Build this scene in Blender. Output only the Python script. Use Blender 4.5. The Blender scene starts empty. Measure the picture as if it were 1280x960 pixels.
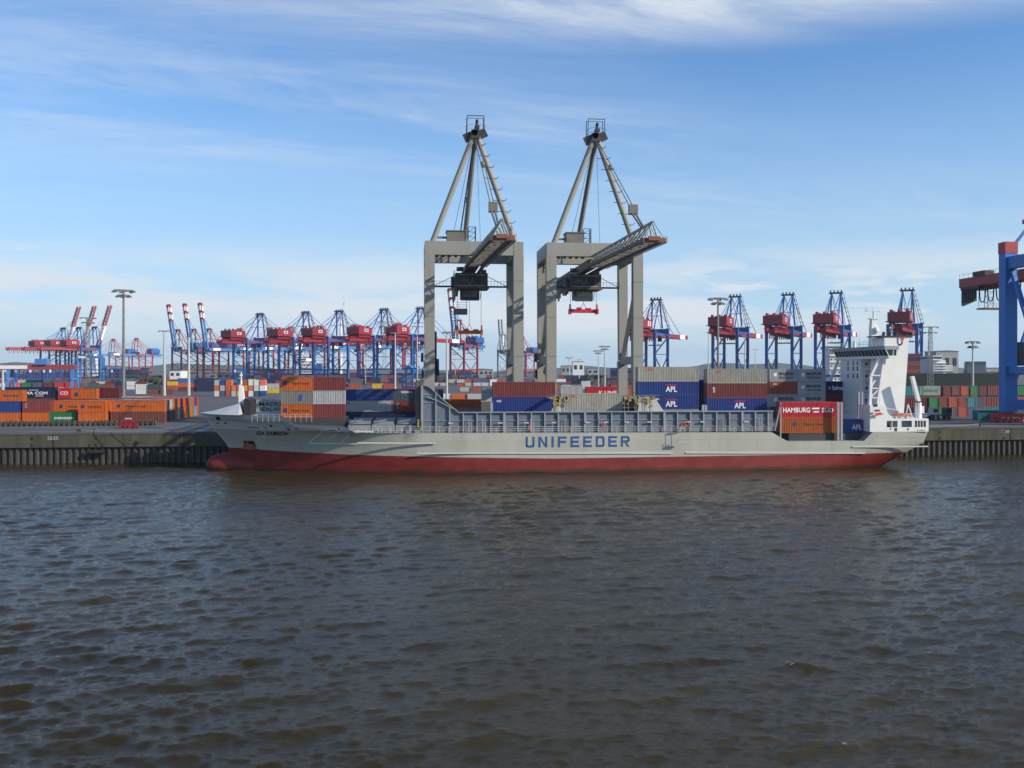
import bpy, bmesh, math, random
import numpy as np
from mathutils import Vector, Matrix
R_ = math.radians
PI = math.pi
random.seed(7)

# ------------------------------------------------------------------ camera, sky, sun, exposure
scn = bpy.context.scene
COL = scn.collection
F_PX, EYE, HOR = 1200.0, 18.4, 463.0      # focal length in photo pixels, eye height, horizon row
YAW = R_(6.0)
cam = bpy.data.cameras.new('camera'); cam_o = bpy.data.objects.new('camera', cam); COL.objects.link(cam_o)
cam.sensor_width = 36.0; cam.lens = F_PX / 1280 * 36; cam.shift_y = -(480 - HOR) / 1280
cam.clip_start = 0.5; cam.clip_end = 20000
cam_o.location = (0, 0, EYE); cam_o.rotation_euler = (PI / 2, 0, -YAW)
scn.camera = cam_o

SUN_EL = R_(27.0); SUN_AZ = R_(121.0)     # azimuth clockwise from +Y: low sun from the right, a little behind us
world = bpy.data.worlds.new('World'); scn.world = world; world.use_nodes = True
wt = world.node_tree; wt.nodes.clear()
def wn(t, **k):
    n = wt.nodes.new(t)
    for a, b in k.items(): setattr(n, a, b)
    return n
def wmath(op, a, b=None, clamp=False):
    n = wn('ShaderNodeMath', operation=op, use_clamp=clamp)
    for i, v in enumerate((a, b)):
        if v is None: continue
        if isinstance(v, (int, float)): n.inputs[i].default_value = v
        else: wt.links.new(v, n.inputs[i])
    return n.outputs[0]
def wramp(v, a, b, lo=0.0, hi=1.0):
    n = wn('ShaderNodeMapRange', interpolation_type='SMOOTHSTEP')
    n.inputs[1].default_value = a; n.inputs[2].default_value = b; n.inputs[3].default_value = lo; n.inputs[4].default_value = hi
    wt.links.new(v, n.inputs[0]); return n.outputs[0]
sky = wn('ShaderNodeTexSky', sky_type='NISHITA', sun_disc=False, sun_elevation=SUN_EL, sun_rotation=SUN_AZ, air_density=1.0, dust_density=0.1, ozone_density=1.6, altitude=0)
tc = wn('ShaderNodeTexCoord')
sep = wn('ShaderNodeSeparateXYZ'); wt.links.new(tc.outputs['Generated'], sep.inputs[0])
dx, dy, dz = sep.outputs
az = wmath('ARCTAN2', dx, dy)
den = wmath('ADD', wmath('MAXIMUM', dz, 0.0), 0.06)
def wnoise(x, y, scale, detail=6, rough=0.55, dist=0.0, z=0.0):
    c = wn('ShaderNodeCombineXYZ'); wt.links.new(x, c.inputs[0]); wt.links.new(y, c.inputs[1]); c.inputs[2].default_value = z
    n = wn('ShaderNodeTexNoise'); n.inputs['Scale'].default_value = scale; n.inputs['Detail'].default_value = detail
    n.inputs['Roughness'].default_value = rough; n.inputs['Distortion'].default_value = dist
    wt.links.new(c.outputs[0], n.inputs['Vector']); return n.outputs[0]
px_ = wmath('DIVIDE', dx, den); py_ = wmath('DIVIDE', dy, den)
# cirrus streaks: a high thin layer stretched one way
sx = wmath('ADD', wmath('MULTIPLY', px_, 0.55), wmath('MULTIPLY', py_, 0.16))
sy = wmath('ADD', wmath('MULTIPLY', py_, 1.5), wmath('MULTIPLY', px_, -0.28))
cir = wnoise(sx, sy, 1.15, 10, 0.66, 0.5, 3.3)
cir_big = wnoise(sx, sy, 0.33, 3, 0.5, 0.2, 8.1)
cirm = wmath('MULTIPLY', wramp(cir, 0.36, 0.78), wramp(cir_big, 0.36, 0.62))
cirm = wmath('MULTIPLY', wmath('MULTIPLY', cirm, wramp(dz, 0.12, 0.34, 0.30, 1.0)), wramp(dz, 0.60, 0.42, 0.25, 1.0))
upper = wmath('MULTIPLY', wramp(dz, 0.30, 0.36), wramp(dz, 0.58, 0.42))               # the cirrus sheet along the top of the view
cirm = wmath('MAXIMUM', cirm, wmath('MULTIPLY', wmath('MULTIPLY', upper, wramp(cir, 0.30, 0.70, 0.12, 1.0)), wramp(az, -0.4, 0.5, 0.6, 1.5)))
# low soft cumulus bank above the horizon
lo = wnoise(wmath('MULTIPLY', az, 4.0), wmath('MULTIPLY', dz, 22.0), 1.0, 8, 0.6, 0.2, 1.7)
lo2 = wnoise(wmath('MULTIPLY', az, 9.0), wmath('MULTIPLY', dz, 40.0), 1.0, 6, 0.55, 0.1, 5.5)
band = wmath('MULTIPLY', wramp(dz, 0.01, 0.05), wramp(dz, 0.145, 0.075))
lowm = wmath('MULTIPLY', band, wmath('MAXIMUM', wramp(lo, 0.34, 0.60, 0.05, 0.95), wramp(lo2, 0.50, 0.66, 0.0, 0.95)))
veil = wmath('MAXIMUM', wmath('MULTIPLY', wramp(dz, 0.34, 0.03), 0.70), wmath('MULTIPLY', wramp(dz, 0.14, 0.0), 0.93))
mask = wmath('MAXIMUM', wmath('MULTIPLY', cirm, 0.92), lowm, True)
mix = wn('ShaderNodeMix', data_type='RGBA')
tint = wn('ShaderNodeMix', data_type='RGBA', blend_type='MULTIPLY'); tint.inputs[0].default_value = 1; tint.inputs[7].default_value = (0.80, 1.18, 1.58, 1)
wt.links.new(sky.outputs[0], tint.inputs[6])
vmix = wn('ShaderNodeMix', data_type='RGBA'); vmix.inputs[7].default_value = (4.6, 6.3, 8.0, 1)
wt.links.new(veil, vmix.inputs[0]); wt.links.new(tint.outputs[2], vmix.inputs[6])
wt.links.new(mask, mix.inputs[0]); wt.links.new(vmix.outputs[2], mix.inputs[6]); mix.inputs[7].default_value = (7.0, 7.6, 8.2, 1)
bg = wn('ShaderNodeBackground'); bg.inputs[1].default_value = 0.108
wt.links.new(mix.outputs[2], bg.inputs[0])
wo = wn('ShaderNodeOutputWorld'); wt.links.new(bg.outputs[0], wo.inputs[0])

sun_dir = Vector((math.sin(SUN_AZ) * math.cos(SUN_EL), math.cos(SUN_AZ) * math.cos(SUN_EL), math.sin(SUN_EL)))
sl = bpy.data.lights.new('sun', 'SUN'); sl.energy = 5.0; sl.angle = R_(0.5); sl.color = (1.0, 0.90, 0.76)
so = bpy.data.objects.new('sun', sl); COL.objects.link(so); so.rotation_euler = (-sun_dir).to_track_quat('-Z', 'Y').to_euler()
so.location = (0, -50, 200)
vs = scn.view_settings
scn.display_settings.display_device = 'sRGB'; vs.view_transform = 'Standard'; vs.look = 'None'; vs.exposure = 0.0; vs.gamma = 1.0; vs.use_curve_mapping = False

# ------------------------------------------------------------------ survey: photo pixel -> place on a plane Y = const
FW = Vector((math.sin(YAW), math.cos(YAW), 0)); RT = Vector((math.cos(YAW), -math.sin(YAW), 0))
def at(px, py, Y):
    u = (px - 640) / F_PX; v = (HOR - py) / F_PX
    d = FW + RT * u; k = Y / d.y
    return Vector((d.x * k, Y, EYE + v * k))
def X(px, Y=172.0): return at(px, HOR, Y).x
def Zf(py, px, Y): return at(px, py, Y).z
def cz(x, z): return RT * x + FW * z        # camera plan coordinates (right, forward) -> world
def cpx(px, z): return cz((px - 640) / F_PX * z, z)
GND = 6.1

# ------------------------------------------------------------------ helpers
def tag(o, label=None, cat=None, group=None, kind=None):
    if label: o['label'] = label
    if cat: o['category'] = cat
    if group: o['group'] = group
    if kind: o['kind'] = kind
    return o
def empty(name, loc=(0, 0, 0), rz=0.0):
    o = bpy.data.objects.new(name, None); COL.objects.link(o); o.location = loc; o.rotation_euler = (0, 0, rz)
    o.empty_display_size = 0.5
    return o
def rootloc(o):
    while o.parent: o = o.parent
    return Vector(o.location)
class MB:
    def __init__(s): s.v = []; s.f = []; s.m = []; s.cuts = []
    def add(s, vs, fs, mi=0):
        b = len(s.v); s.v += [tuple(p) for p in vs]; s.cuts.append(len(s.f))
        for f in fs: s.f.append(tuple(b + i for i in f)); s.m.append(mi)
        return s
    def box(s, x0, x1, y0, y1, z0, z1, mi=0):
        v = [(x0,y0,z0),(x1,y0,z0),(x1,y1,z0),(x0,y1,z0),(x0,y0,z1),(x1,y0,z1),(x1,y1,z1),(x0,y1,z1)]
        return s.add(v, [(0,3,2,1),(4,5,6,7),(0,1,5,4),(1,2,6,5),(2,3,7,6),(3,0,4,7)], mi)
    def bar(s, p, q, w, h=None, mi=0, up=(0, 0, 1)):
        h = w if h is None else h
        p = Vector(p); q = Vector(q); d = (q - p).normalized(); u = Vector(up)
        if abs(d.dot(u)) > 0.98: u = Vector((0, 1, 0))
        a = d.cross(u).normalized() * (w / 2); b = a.cross(d).normalized() * (h / 2)
        v = [p-a-b, p+a-b, p+a+b, p-a+b, q-a-b, q+a-b, q+a+b, q-a+b]
        return s.add(v, [(0,3,2,1),(4,5,6,7),(0,1,5,4),(1,2,6,5),(2,3,7,6),(3,0,4,7)], mi)
    def taper(s, p, q, w0, h0, w1, h1, mi=0):
        p = Vector(p); q = Vector(q)
        v = [p+Vector((a*w0/2, b*h0/2, 0)) for a, b in ((-1,-1),(1,-1),(1,1),(-1,1))] + [q+Vector((a*w1/2, b*h1/2, 0)) for a, b in ((-1,-1),(1,-1),(1,1),(-1,1))]
        return s.add(v, [(0,3,2,1),(4,5,6,7),(0,1,5,4),(1,2,6,5),(2,3,7,6),(3,0,4,7)], mi)
    def tube(s, p, q, r, n=8, r2=None, mi=0):
        p = Vector(p); q = Vector(q); r2 = r if r2 is None else r2
        d = (q - p).normalized(); u = Vector((0, 0, 1)) if abs(d.z) < 0.95 else Vector((1, 0, 0))
        a = d.cross(u).normalized(); b = d.cross(a)
        v = []
        for c, rr in ((p, r), (q, r2)):
            for i in range(n):
                t = 2 * PI * i / n; v.append(c + a * math.cos(t) * rr + b * math.sin(t) * rr)
        fs = [(i, (i+1) % n, n + (i+1) % n, n + i) for i in range(n)] + [tuple(range(n-1, -1, -1)), tuple(range(n, 2*n))]
        return s.add(v, fs, mi)
    def path(s, pts, r, n=5, mi=0):
        for a, b in zip(pts[:-1], pts[1:]): s.tube(a, b, r, n, mi=mi)
        return s
    def prism(s, poly, y0, y1, mi=0):       # polygon in XZ, extruded along Y
        n = len(poly); v = [(x, y0, z) for x, z in poly] + [(x, y1, z) for x, z in poly]
        return s.add(v, [tuple(range(n)), tuple(range(2*n-1, n-1, -1))] + [(i, n+i, n+(i+1) % n, (i+1) % n) for i in range(n)], mi)
    def prismx(s, poly, x0, x1, mi=0):      # polygon in YZ, extruded along X
        n = len(poly); v = [(x0, y, z) for y, z in poly] + [(x1, y, z) for y, z in poly]
        return s.add(v, [tuple(range(n)), tuple(range(2*n-1, n-1, -1))] + [(i, n+i, n+(i+1) % n, (i+1) % n) for i in range(n)], mi)
    def ball(s, c, rx, ry, rz, nu=12, nv=8, mi=0):
        v = []; c = Vector(c)
        for j in range(nv + 1):
            t = PI * j / nv
            for i in range(nu):
                a = 2 * PI * i / nu; v.append((c.x + rx*math.sin(t)*math.cos(a), c.y + ry*math.sin(t)*math.sin(a), c.z + rz*math.cos(t)))
        fs = [(j*nu+i, j*nu+(i+1) % nu, (j+1)*nu+(i+1) % nu, (j+1)*nu+i) for j in range(nv) for i in range(nu)]
        return s.add(v, fs, mi)
    def mesh(s, name, mats, off=Vector((0, 0, 0)), smooth=False, fix=True):
        me = bpy.data.meshes.new(name)
        me.from_pydata([(a-off.x, b-off.y, c-off.z) for a, b, c in s.v], [], s.f)
        for m in (mats if isinstance(mats, (list, tuple)) else [mats]): me.materials.append(m)
        me.polygons.foreach_set('material_index', s.m)
        if smooth: me.polygons.foreach_set('use_smooth', [True] * len(s.f))
        if fix:
            bm = bmesh.new(); bm.from_mesh(me); bmesh.ops.recalc_face_normals(bm, faces=bm.faces); bm.to_mesh(me); bm.free()
        me.update(); return me
    def build_each(s, name, mats, parent=None, group=1):
        # every `group` solids added to this collection become one object of their own
        out = []; nf = len(s.f); i = 0
        for k in range(0, len(s.cuts), group):
            f0 = s.cuts[k]; f1 = s.cuts[k + group] if k + group < len(s.cuts) else nf
            b = MB(); used = sorted({v for f in s.f[f0:f1] for v in f}); ix = {v: n for n, v in enumerate(used)}
            b.v = [s.v[v] for v in used]; b.f = [tuple(ix[v] for v in f) for f in s.f[f0:f1]]; b.m = s.m[f0:f1]
            out.append(b.build(name, mats, parent))
        return out
    def build(s, name, mats, parent=None, loc=None, smooth=False):
        off = rootloc(parent) if parent else Vector(loc or (0, 0, 0))
        o = bpy.data.objects.new(name, s.mesh(name, mats, off, smooth)); COL.objects.link(o)
        if parent: o.parent = parent
        else: o.location = off
        return o
KIDS = {}
def copy_tree(o, parent=None):
    c = o.copy(); COL.objects.link(c); c.parent = parent
    for ch in list(o.children): copy_tree(ch, c)
    return c
_txt = {}
def text_mesh(s, bold=0.0, font_space=1.0):
    k = (s, bold, font_space)
    if k in _txt: return _txt[k]
    cu = bpy.data.curves.new('txt', 'FONT'); cu.body = s; cu.size = 1.0; cu.offset = bold; cu.space_character = font_space
    cu.resolution_u = 3; cu.align_x = 'LEFT'
    o = bpy.data.objects.new('txt', cu); COL.objects.link(o)
    dg = bpy.context.evaluated_depsgraph_get(); dg.update()
    me = bpy.data.meshes.new_from_object(o.evaluated_get(dg)); bpy.data.objects.remove(o)
    xs = [v.co.x for v in me.vertices]; ys = [v.co.y for v in me.vertices]
    x0, x1, y0, y1 = min(xs), max(xs), min(ys), max(ys)
    for v in me.vertices: v.co.x = (v.co.x - x0) / (x1 - x0); v.co.y = (v.co.y - y0) / (y1 - y0)
    me.materials.clear(); _txt[k] = me; return me
def lettering(s, mat, parent, x, y, z, w, h, bold=0.012, name='lettering', facing='-Y', space=1.0):
    """s in a w by h box whose lower left corner is x,y,z (relative to the thing)."""
    me = text_mesh(s, bold, space).copy(); me.materials.append(mat)
    o = bpy.data.objects.new(name, me); COL.objects.link(o); o.parent = parent
    o.location = (x, y, z); o.scale = (w, h, 1)
    o.rotation_euler = (PI/2, 0, 0) if facing == '-Y' else (PI/2, 0, PI/2) if facing == '+X' else (PI/2, 0, -PI/2)
    return o

# ------------------------------------------------------------------ materials
def new_mat(name):
    m = bpy.data.materials.new(name); m.use_nodes = True; nt = m.node_tree
    return m, nt, nt.nodes['Principled BSDF']
def paint(name, c, rough=0.5, var=0.12, scale=0.6, metal=0.0, rust=0.0, bump=0.0, streak=False, dirt=(0.10, 0.055, 0.03), rnd=0.0, seams=None):
    m, nt, b = new_mat(name); N = nt.nodes; L = nt.links
    tcn = N.new('ShaderNodeTexCoord'); mp = N.new('ShaderNodeMapping'); L.new(tcn.outputs['Object'], mp.inputs[0])
    if streak: mp.inputs['Scale'].default_value = (1, 1, 0.12)
    n1 = N.new('ShaderNodeTexNoise'); n1.inputs['Scale'].default_value = scale; n1.inputs['Detail'].default_value = 6; n1.inputs['Roughness'].default_value = 0.65
    L.new(mp.outputs[0], n1.inputs['Vector'])
    r = N.new('ShaderNodeMapRange'); r.inputs[1].default_value = 0.3; r.inputs[2].default_value = 0.7; r.inputs[3].default_value = 1 - var; r.inputs[4].default_value = 1 + var
    L.new(n1.outputs[0], r.inputs[0])
    mx = N.new('ShaderNodeMix'); mx.data_type = 'RGBA'; mx.blend_type = 'MULTIPLY'; mx.inputs[0].default_value = 1; mx.inputs[6].default_value = (*c, 1)
    L.new(r.outputs[0], mx.inputs[7]); out = mx.outputs[2]
    if rnd:
        oi = N.new('ShaderNodeObjectInfo'); rr_ = N.new('ShaderNodeMapRange'); rr_.inputs[3].default_value = 1 - rnd; rr_.inputs[4].default_value = 1 + rnd; L.new(oi.outputs['Random'], rr_.inputs[0])
        mr_ = N.new('ShaderNodeMix'); mr_.data_type = 'RGBA'; mr_.blend_type = 'MULTIPLY'; mr_.inputs[0].default_value = 1; L.new(out, mr_.inputs[6]); L.new(rr_.outputs[0], mr_.inputs[7]); out = mr_.outputs[2]
    if seams:                                # welded plates
        sp = N.new('ShaderNodeSeparateXYZ'); L.new(tcn.outputs['Object'], sp.inputs[0]); cb = N.new('ShaderNodeCombineXYZ'); L.new(sp.outputs[0], cb.inputs[0]); L.new(sp.outputs[2], cb.inputs[1])
        bk = N.new('ShaderNodeTexBrick'); L.new(cb.outputs[0], bk.inputs['Vector']); bk.inputs['Scale'].default_value = 1.0; bk.inputs['Brick Width'].default_value = seams[0]; bk.inputs['Row Height'].default_value = seams[1]
        bk.inputs['Mortar Size'].default_value = 0.035; bk.inputs['Mortar Smooth'].default_value = 0.3; bk.inputs['Color1'].default_value = (1, 1, 1, 1); bk.inputs['Color2'].default_value = (.93, .93, .93, 1); bk.inputs['Mortar'].default_value = (.78, .77, .75, 1)
        ms = N.new('ShaderNodeMix'); ms.data_type = 'RGBA'; ms.blend_type = 'MULTIPLY'; ms.inputs[0].default_value = 1; L.new(out, ms.inputs[6]); L.new(bk.outputs['Color'], ms.inputs[7]); out = ms.outputs[2]
    if rust:
        n2 = N.new('ShaderNodeTexNoise'); n2.inputs['Scale'].default_value = scale * 3.1; n2.inputs['Detail'].default_value = 8; n2.inputs['Roughness'].default_value = 0.7
        L.new(mp.outputs[0], n2.inputs['Vector'])
        r2 = N.new('ShaderNodeMapRange'); r2.inputs[1].default_value = 0.58; r2.inputs[2].default_value = 0.74; r2.inputs[3].default_value = 0; r2.inputs[4].default_value = rust
        L.new(n2.outputs[0], r2.inputs[0])
        m2 = N.new('ShaderNodeMix'); m2.data_type = 'RGBA'; L.new(r2.outputs[0], m2.inputs[0]); L.new(out, m2.inputs[6]); m2.inputs[7].default_value = (*dirt, 1); out = m2.outputs[2]
    L.new(out, b.inputs['Base Color']); b.inputs['Roughness'].default_value = rough; b.inputs['Metallic'].default_value = metal
    if bump:
        bp = N.new('ShaderNodeBump'); bp.inputs['Strength'].default_value = bump; bp.inputs['Distance'].default_value = 0.05
        L.new(n1.outputs[0], bp.inputs['Height']); L.new(bp.outputs[0], b.inputs['Normal'])
    return m
def ci_paint(name, rough=0.5):
    """paint whose colour is the object's own colour, with wear, streaks and rust spots"""
    m, nt, b = new_mat(name); N = nt.nodes; L = nt.links
    oi = N.new('ShaderNodeObjectInfo'); tcn = N.new('ShaderNodeTexCoord')
    ad = N.new('ShaderNodeVectorMath'); ad.operation = 'ADD'; L.new(tcn.outputs['Object'], ad.inputs[0])
    cb = N.new('ShaderNodeCombineXYZ'); ml = N.new('ShaderNodeMath'); ml.operation = 'MULTIPLY'; ml.inputs[1].default_value = 300
    L.new(oi.outputs['Random'], ml.inputs[0]); L.new(ml.outputs[0], cb.inputs[0]); L.new(ml.outputs[0], cb.inputs[1]); L.new(cb.outputs[0], ad.inputs[1])
    mp = N.new('ShaderNodeMapping'); mp.inputs['Scale'].default_value = (1, 1, 0.3); L.new(ad.outputs[0], mp.inputs[0])
    n1 = N.new('ShaderNodeTexNoise'); n1.inputs['Scale'].default_value = 1.1; n1.inputs['Detail'].default_value = 7; n1.inputs['Roughness'].default_value = 0.7; L.new(mp.outputs[0], n1.inputs['Vector'])
    r = N.new('ShaderNodeMapRange'); r.inputs[1].default_value = 0.3; r.inputs[2].default_value = 0.7; r.inputs[3].default_value = 0.78; r.inputs[4].default_value = 1.15; L.new(n1.outputs[0], r.inputs[0])
    mx = N.new('ShaderNodeMix'); mx.data_type = 'RGBA'; mx.blend_type = 'MULTIPLY'; mx.inputs[0].default_value = 1; L.new(oi.outputs['Color'], mx.inputs[6]); L.new(r.outputs[0], mx.inputs[7])
    n2 = N.new('ShaderNodeTexNoise'); n2.inputs['Scale'].default_value = 4.0; n2.inputs['Detail'].default_value = 8; n2.inputs['Roughness'].default_value = 0.75; L.new(mp.outputs[0], n2.inputs['Vector'])
    r2 = N.new('ShaderNodeMapRange'); r2.inputs[1].default_value = 0.62; r2.inputs[2].default_value = 0.72; r2.inputs[3].default_value = 0; r2.inputs[4].default_value = 0.7; L.new(n2.outputs[0], r2.inputs[0])
    m2 = N.new('ShaderNodeMix'); m2.data_type = 'RGBA'; L.new(r2.outputs[0], m2.inputs[0]); L.new(mx.outputs[2], m2.inputs[6]); m2.inputs[7].default_value = (0.13, 0.06, 0.03, 1)
    L.new(m2.outputs[2], b.inputs['Base Color']); b.inputs['Roughness'].default_value = rough
    return m
M = {}
M['cont'] = ci_paint('container_paint', 0.5)
def hull_red():
    m, nt, b = new_mat('antifouling_red_paint'); N = nt.nodes; L = nt.links
    tcn = N.new('ShaderNodeTexCoord'); mp = N.new('ShaderNodeMapping'); mp.inputs['Scale'].default_value = (0.22, 0.22, 1.6); L.new(tcn.outputs['Object'], mp.inputs[0])
    n1 = N.new('ShaderNodeTexNoise'); n1.inputs['Scale'].default_value = 1.2; n1.inputs['Detail'].default_value = 9; n1.inputs['Roughness'].default_value = 0.7; L.new(mp.outputs[0], n1.inputs['Vector'])
    sp = N.new('ShaderNodeSeparateXYZ'); L.new(tcn.outputs['Object'], sp.inputs[0])
    ad = N.new('ShaderNodeMath'); ad.operation = 'MULTIPLY_ADD'; L.new(n1.outputs[0], ad.inputs[0]); ad.inputs[1].default_value = -2.6; L.new(sp.outputs[2], ad.inputs[2])
    r = N.new('ShaderNodeMapRange'); r.inputs[1].default_value = -0.55; r.inputs[2].default_value = -1.15; L.new(ad.outputs[0], r.inputs[0])   # weed and scum line
    n2 = N.new('ShaderNodeTexNoise'); n2.inputs['Scale'].default_value = 0.35; n2.inputs['Detail'].default_value = 8; L.new(tcn.outputs['Object'], n2.inputs['Vector'])
    mr = N.new('ShaderNodeMapRange'); mr.inputs[1].default_value = 0.35; mr.inputs[2].default_value = 0.65; L.new(n2.outputs[0], mr.inputs[0])
    c1 = N.new('ShaderNodeMix'); c1.data_type = 'RGBA'; L.new(mr.outputs[0], c1.inputs[0]); c1.inputs[6].default_value = (0.155, 0.010, 0.007, 1); c1.inputs[7].default_value = (0.22, 0.022, 0.016, 1)
    c2 = N.new('ShaderNodeMix'); c2.data_type = 'RGBA'; L.new(r.outputs[0], c2.inputs[0]); L.new(c1.outputs[2], c2.inputs[6]); c2.inputs[7].default_value = (0.035, 0.018, 0.014, 1)
    L.new(c2.outputs[2], b.inputs['Base Color']); b.inputs['Roughness'].default_value = 0.6; return m
M['white'] = paint('white_paint', (0.75, 0.75, 0.72), 0.45, 0.05, 0.5, rust=0.12)
M['hull_grey'] = paint('hull_grey_paint', (0.405, 0.408, 0.342), 0.5, 0.09, 0.22, rust=0.42, streak=True, bump=0.06, dirt=(0.17, 0.13, 0.085), seams=(7.5, 1.9))
M['hull_light'] = paint('bulwark_light_paint', (0.52, 0.535, 0.53), 0.5, 0.07, 0.3, rust=0.15, streak=True)
M['hull_red'] = hull_red()
M['deck'] = paint('deck_grey', (0.20, 0.22, 0.23), 0.7, 0.15, 0.6, rust=0.2)
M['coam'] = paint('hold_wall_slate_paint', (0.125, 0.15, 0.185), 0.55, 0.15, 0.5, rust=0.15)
M['coam_l'] = paint('stiffener_grey_paint', (0.27, 0.30, 0.325), 0.55, 0.12, 0.6, rust=0.15)
M['dark'] = paint('dark_steel', (0.035, 0.036, 0.038), 0.6, 0.2, 0.8)
M['black'] = paint('black_rubber', (0.015, 0.015, 0.015), 0.7, 0.1, 1.0)
M['brownplate'] = paint('brown_weathered_plate', (0.10, 0.085, 0.07), 0.65, 0.25, 0.6, rust=0.3)
M['craneg'] = paint('crane_grey_paint', (0.272, 0.268, 0.232), 0.55, 0.08, 0.25, rust=0.4, streak=True, dirt=(0.15, 0.115, 0.075))
M['craned'] = paint('crane_grimy_paint', (0.155, 0.145, 0.12), 0.6, 0.2, 0.4, rust=0.45, dirt=(0.09, 0.06, 0.04))
M['craned2'] = paint('trolley_grimy_paint', (0.085, 0.08, 0.068), 0.6, 0.3, 0.6, rust=0.5, dirt=(0.05, 0.035, 0.025))
M['bigred'] = paint('big_crane_red_paint', (0.34, 0.025, 0.03), 0.5, 0.15, 0.3, rust=0.2)
M['bigblue'] = paint('big_crane_blue_paint', (0.02, 0.15, 0.44), 0.5, 0.12, 0.2, rust=0.15)
M['steel'] = paint('dull_steel', (0.18, 0.18, 0.18), 0.5, 0.15, 1.0)
M['galv'] = paint('galvanised_steel', (0.46, 0.46, 0.44), 0.45, 0.1, 0.6)
M['rustred'] = paint('rusty_red_oxide', (0.22, 0.085, 0.055), 0.7, 0.25, 0.8, rust=0.4)
M['orange'] = paint('orange_paint', (0.60, 0.13, 0.02), 0.5, 0.12, 0.8, rust=0.2)
M['red'] = paint('signal_red_paint', (0.50, 0.03, 0.035), 0.5, 0.12, 0.5)
M['stsred'] = paint('crane_red_paint', (0.25, 0.012, 0.028), 0.5, 0.14, 0.12, rnd=0.2)
M['stsblue'] = paint('crane_blue_paint', (0.022, 0.105, 0.34), 0.5, 0.12, 0.12, rnd=0.2)
M['stsblue2'] = paint('crane_light_blue_paint', (0.06, 0.20, 0.46), 0.5, 0.12, 0.12, rnd=0.2)
M['stspink'] = paint('faded_red_paint', (0.36, 0.06, 0.065), 0.55, 0.12, 0.12, rnd=0.2)
M['yellow'] = paint('yellow_paint', (0.33, 0.26, 0.09), 0.6, 0.25, 1.0, rust=0.5)
M['blueink'] = paint('blue_lettering', (0.015, 0.085, 0.24), 0.5, 0.08, 1.0)
M['whiteink'] = paint('white_lettering', (0.78, 0.78, 0.76), 0.5, 0.05, 1.0)
M['greyink'] = paint('grey_lettering', (0.35, 0.36, 0.36), 0.5, 0.05, 1.0)
M['blackink'] = paint('black_lettering', (0.03, 0.03, 0.035), 0.5, 0.1, 1.0)
M['redink'] = paint('red_lettering', (0.60, 0.03, 0.03), 0.5, 0.05, 1.0)
M['navyink'] = paint('navy_lettering', (0.02, 0.035, 0.14), 0.5, 0.05, 1.0)
M['concrete'] = paint('quay_apron_concrete', (0.085, 0.086, 0.087), 0.85, 0.22, 0.05, rust=0.3, dirt=(0.13, 0.13, 0.125))
M['lightcon'] = paint('light_concrete', (0.42, 0.42, 0.39), 0.85, 0.15, 0.4)
M['pile'] = paint('sheet_pile_steel', (0.055, 0.05, 0.042), 0.75, 0.35, 0.5, rust=0.5, streak=True, dirt=(0.03, 0.035, 0.02))
M['oldcon'] = paint('algae_stained_concrete', (0.070, 0.066, 0.044), 0.9, 0.5, 0.35, rust=0.75, streak=True, bump=0.2, dirt=(0.07, 0.08, 0.025))
M['hill'] = paint('distant_hill_green', (0.06, 0.09, 0.07), 0.9, 0.25, 0.004)
M['leaf'] = paint('foliage_green', (0.045, 0.075, 0.03), 0.7, 0.4, 0.5)
M['bark'] = paint('tree_bark', (0.08, 0.06, 0.045), 0.9, 0.2, 1.0)
M['navyhull'] = paint('navy_hull_paint', (0.018, 0.025, 0.05), 0.5, 0.15, 0.05)
M['greenhull'] = paint('dark_green_hull_paint', (0.004, 0.014, 0.009), 0.5, 0.15, 0.05)
M['build'] = paint('grey_building_cladding', (0.30, 0.31, 0.32), 0.7, 0.1, 0.1)
m, nt, b = new_mat('window_glass'); b.inputs['Base Color'].default_value = (0.02, 0.035, 0.035, 1); b.inputs['Roughness'].default_value = 0.08; M['glass'] = m
n = nt.nodes.new('ShaderNodeTexNoise'); n.inputs['Scale'].default_value = 0.7; rr = nt.nodes.new('ShaderNodeMapRange'); rr.inputs[3].default_value = 0.05; rr.inputs[4].default_value = 0.2
nt.links.new(n.outputs[0], rr.inputs[0]); nt.links.new(rr.outputs[0], b.inputs['Roughness'])

# water: murky brown body, glossy, fine ripples on top of the modelled waves
m, nt, b = new_mat('river_water_surface'); M['water'] = m; N = nt.nodes; L = nt.links
b.inputs['Base Color'].default_value = (0.030, 0.023, 0.010, 1); b.inputs['Roughness'].default_value = 0.025; b.inputs['IOR'].default_value = 1.33; b.inputs['Specular IOR Level'].default_value = 0.38
tcn = N.new('ShaderNodeTexCoord')
mp = N.new('ShaderNodeMapping'); mp.inputs['Scale'].default_value = (0.36, 1.0, 1); mp.inputs['Rotation'].default_value = (0, 0, 0.12); L.new(tcn.outputs['Object'], mp.inputs[0])
na = N.new('ShaderNodeTexNoise'); na.inputs['Scale'].default_value = 4.2; na.inputs['Detail'].default_value = 9; na.inputs['Roughness'].default_value = 0.7; na.inputs['Distortion'].default_value = 0.3; L.new(mp.outputs[0], na.inputs['Vector'])
bp = N.new('ShaderNodeBump'); bp.inputs['Strength'].default_value = 1.0; bp.inputs['Distance'].default_value = 0.08; L.new(na.outputs[0], bp.inputs['Height']); L.new(bp.outputs[0], b.inputs['Normal'])
nb = N.new('ShaderNodeTexNoise'); nb.inputs['Scale'].default_value = 0.035; nb.inputs['Detail'].default_value = 4; L.new(mp.outputs[0], nb.inputs['Vector'])
cr = N.new('ShaderNodeMapRange'); cr.inputs[1].default_value = 0.35; cr.inputs[2].default_value = 0.68; L.new(nb.outputs[0], cr.inputs[0])
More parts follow.
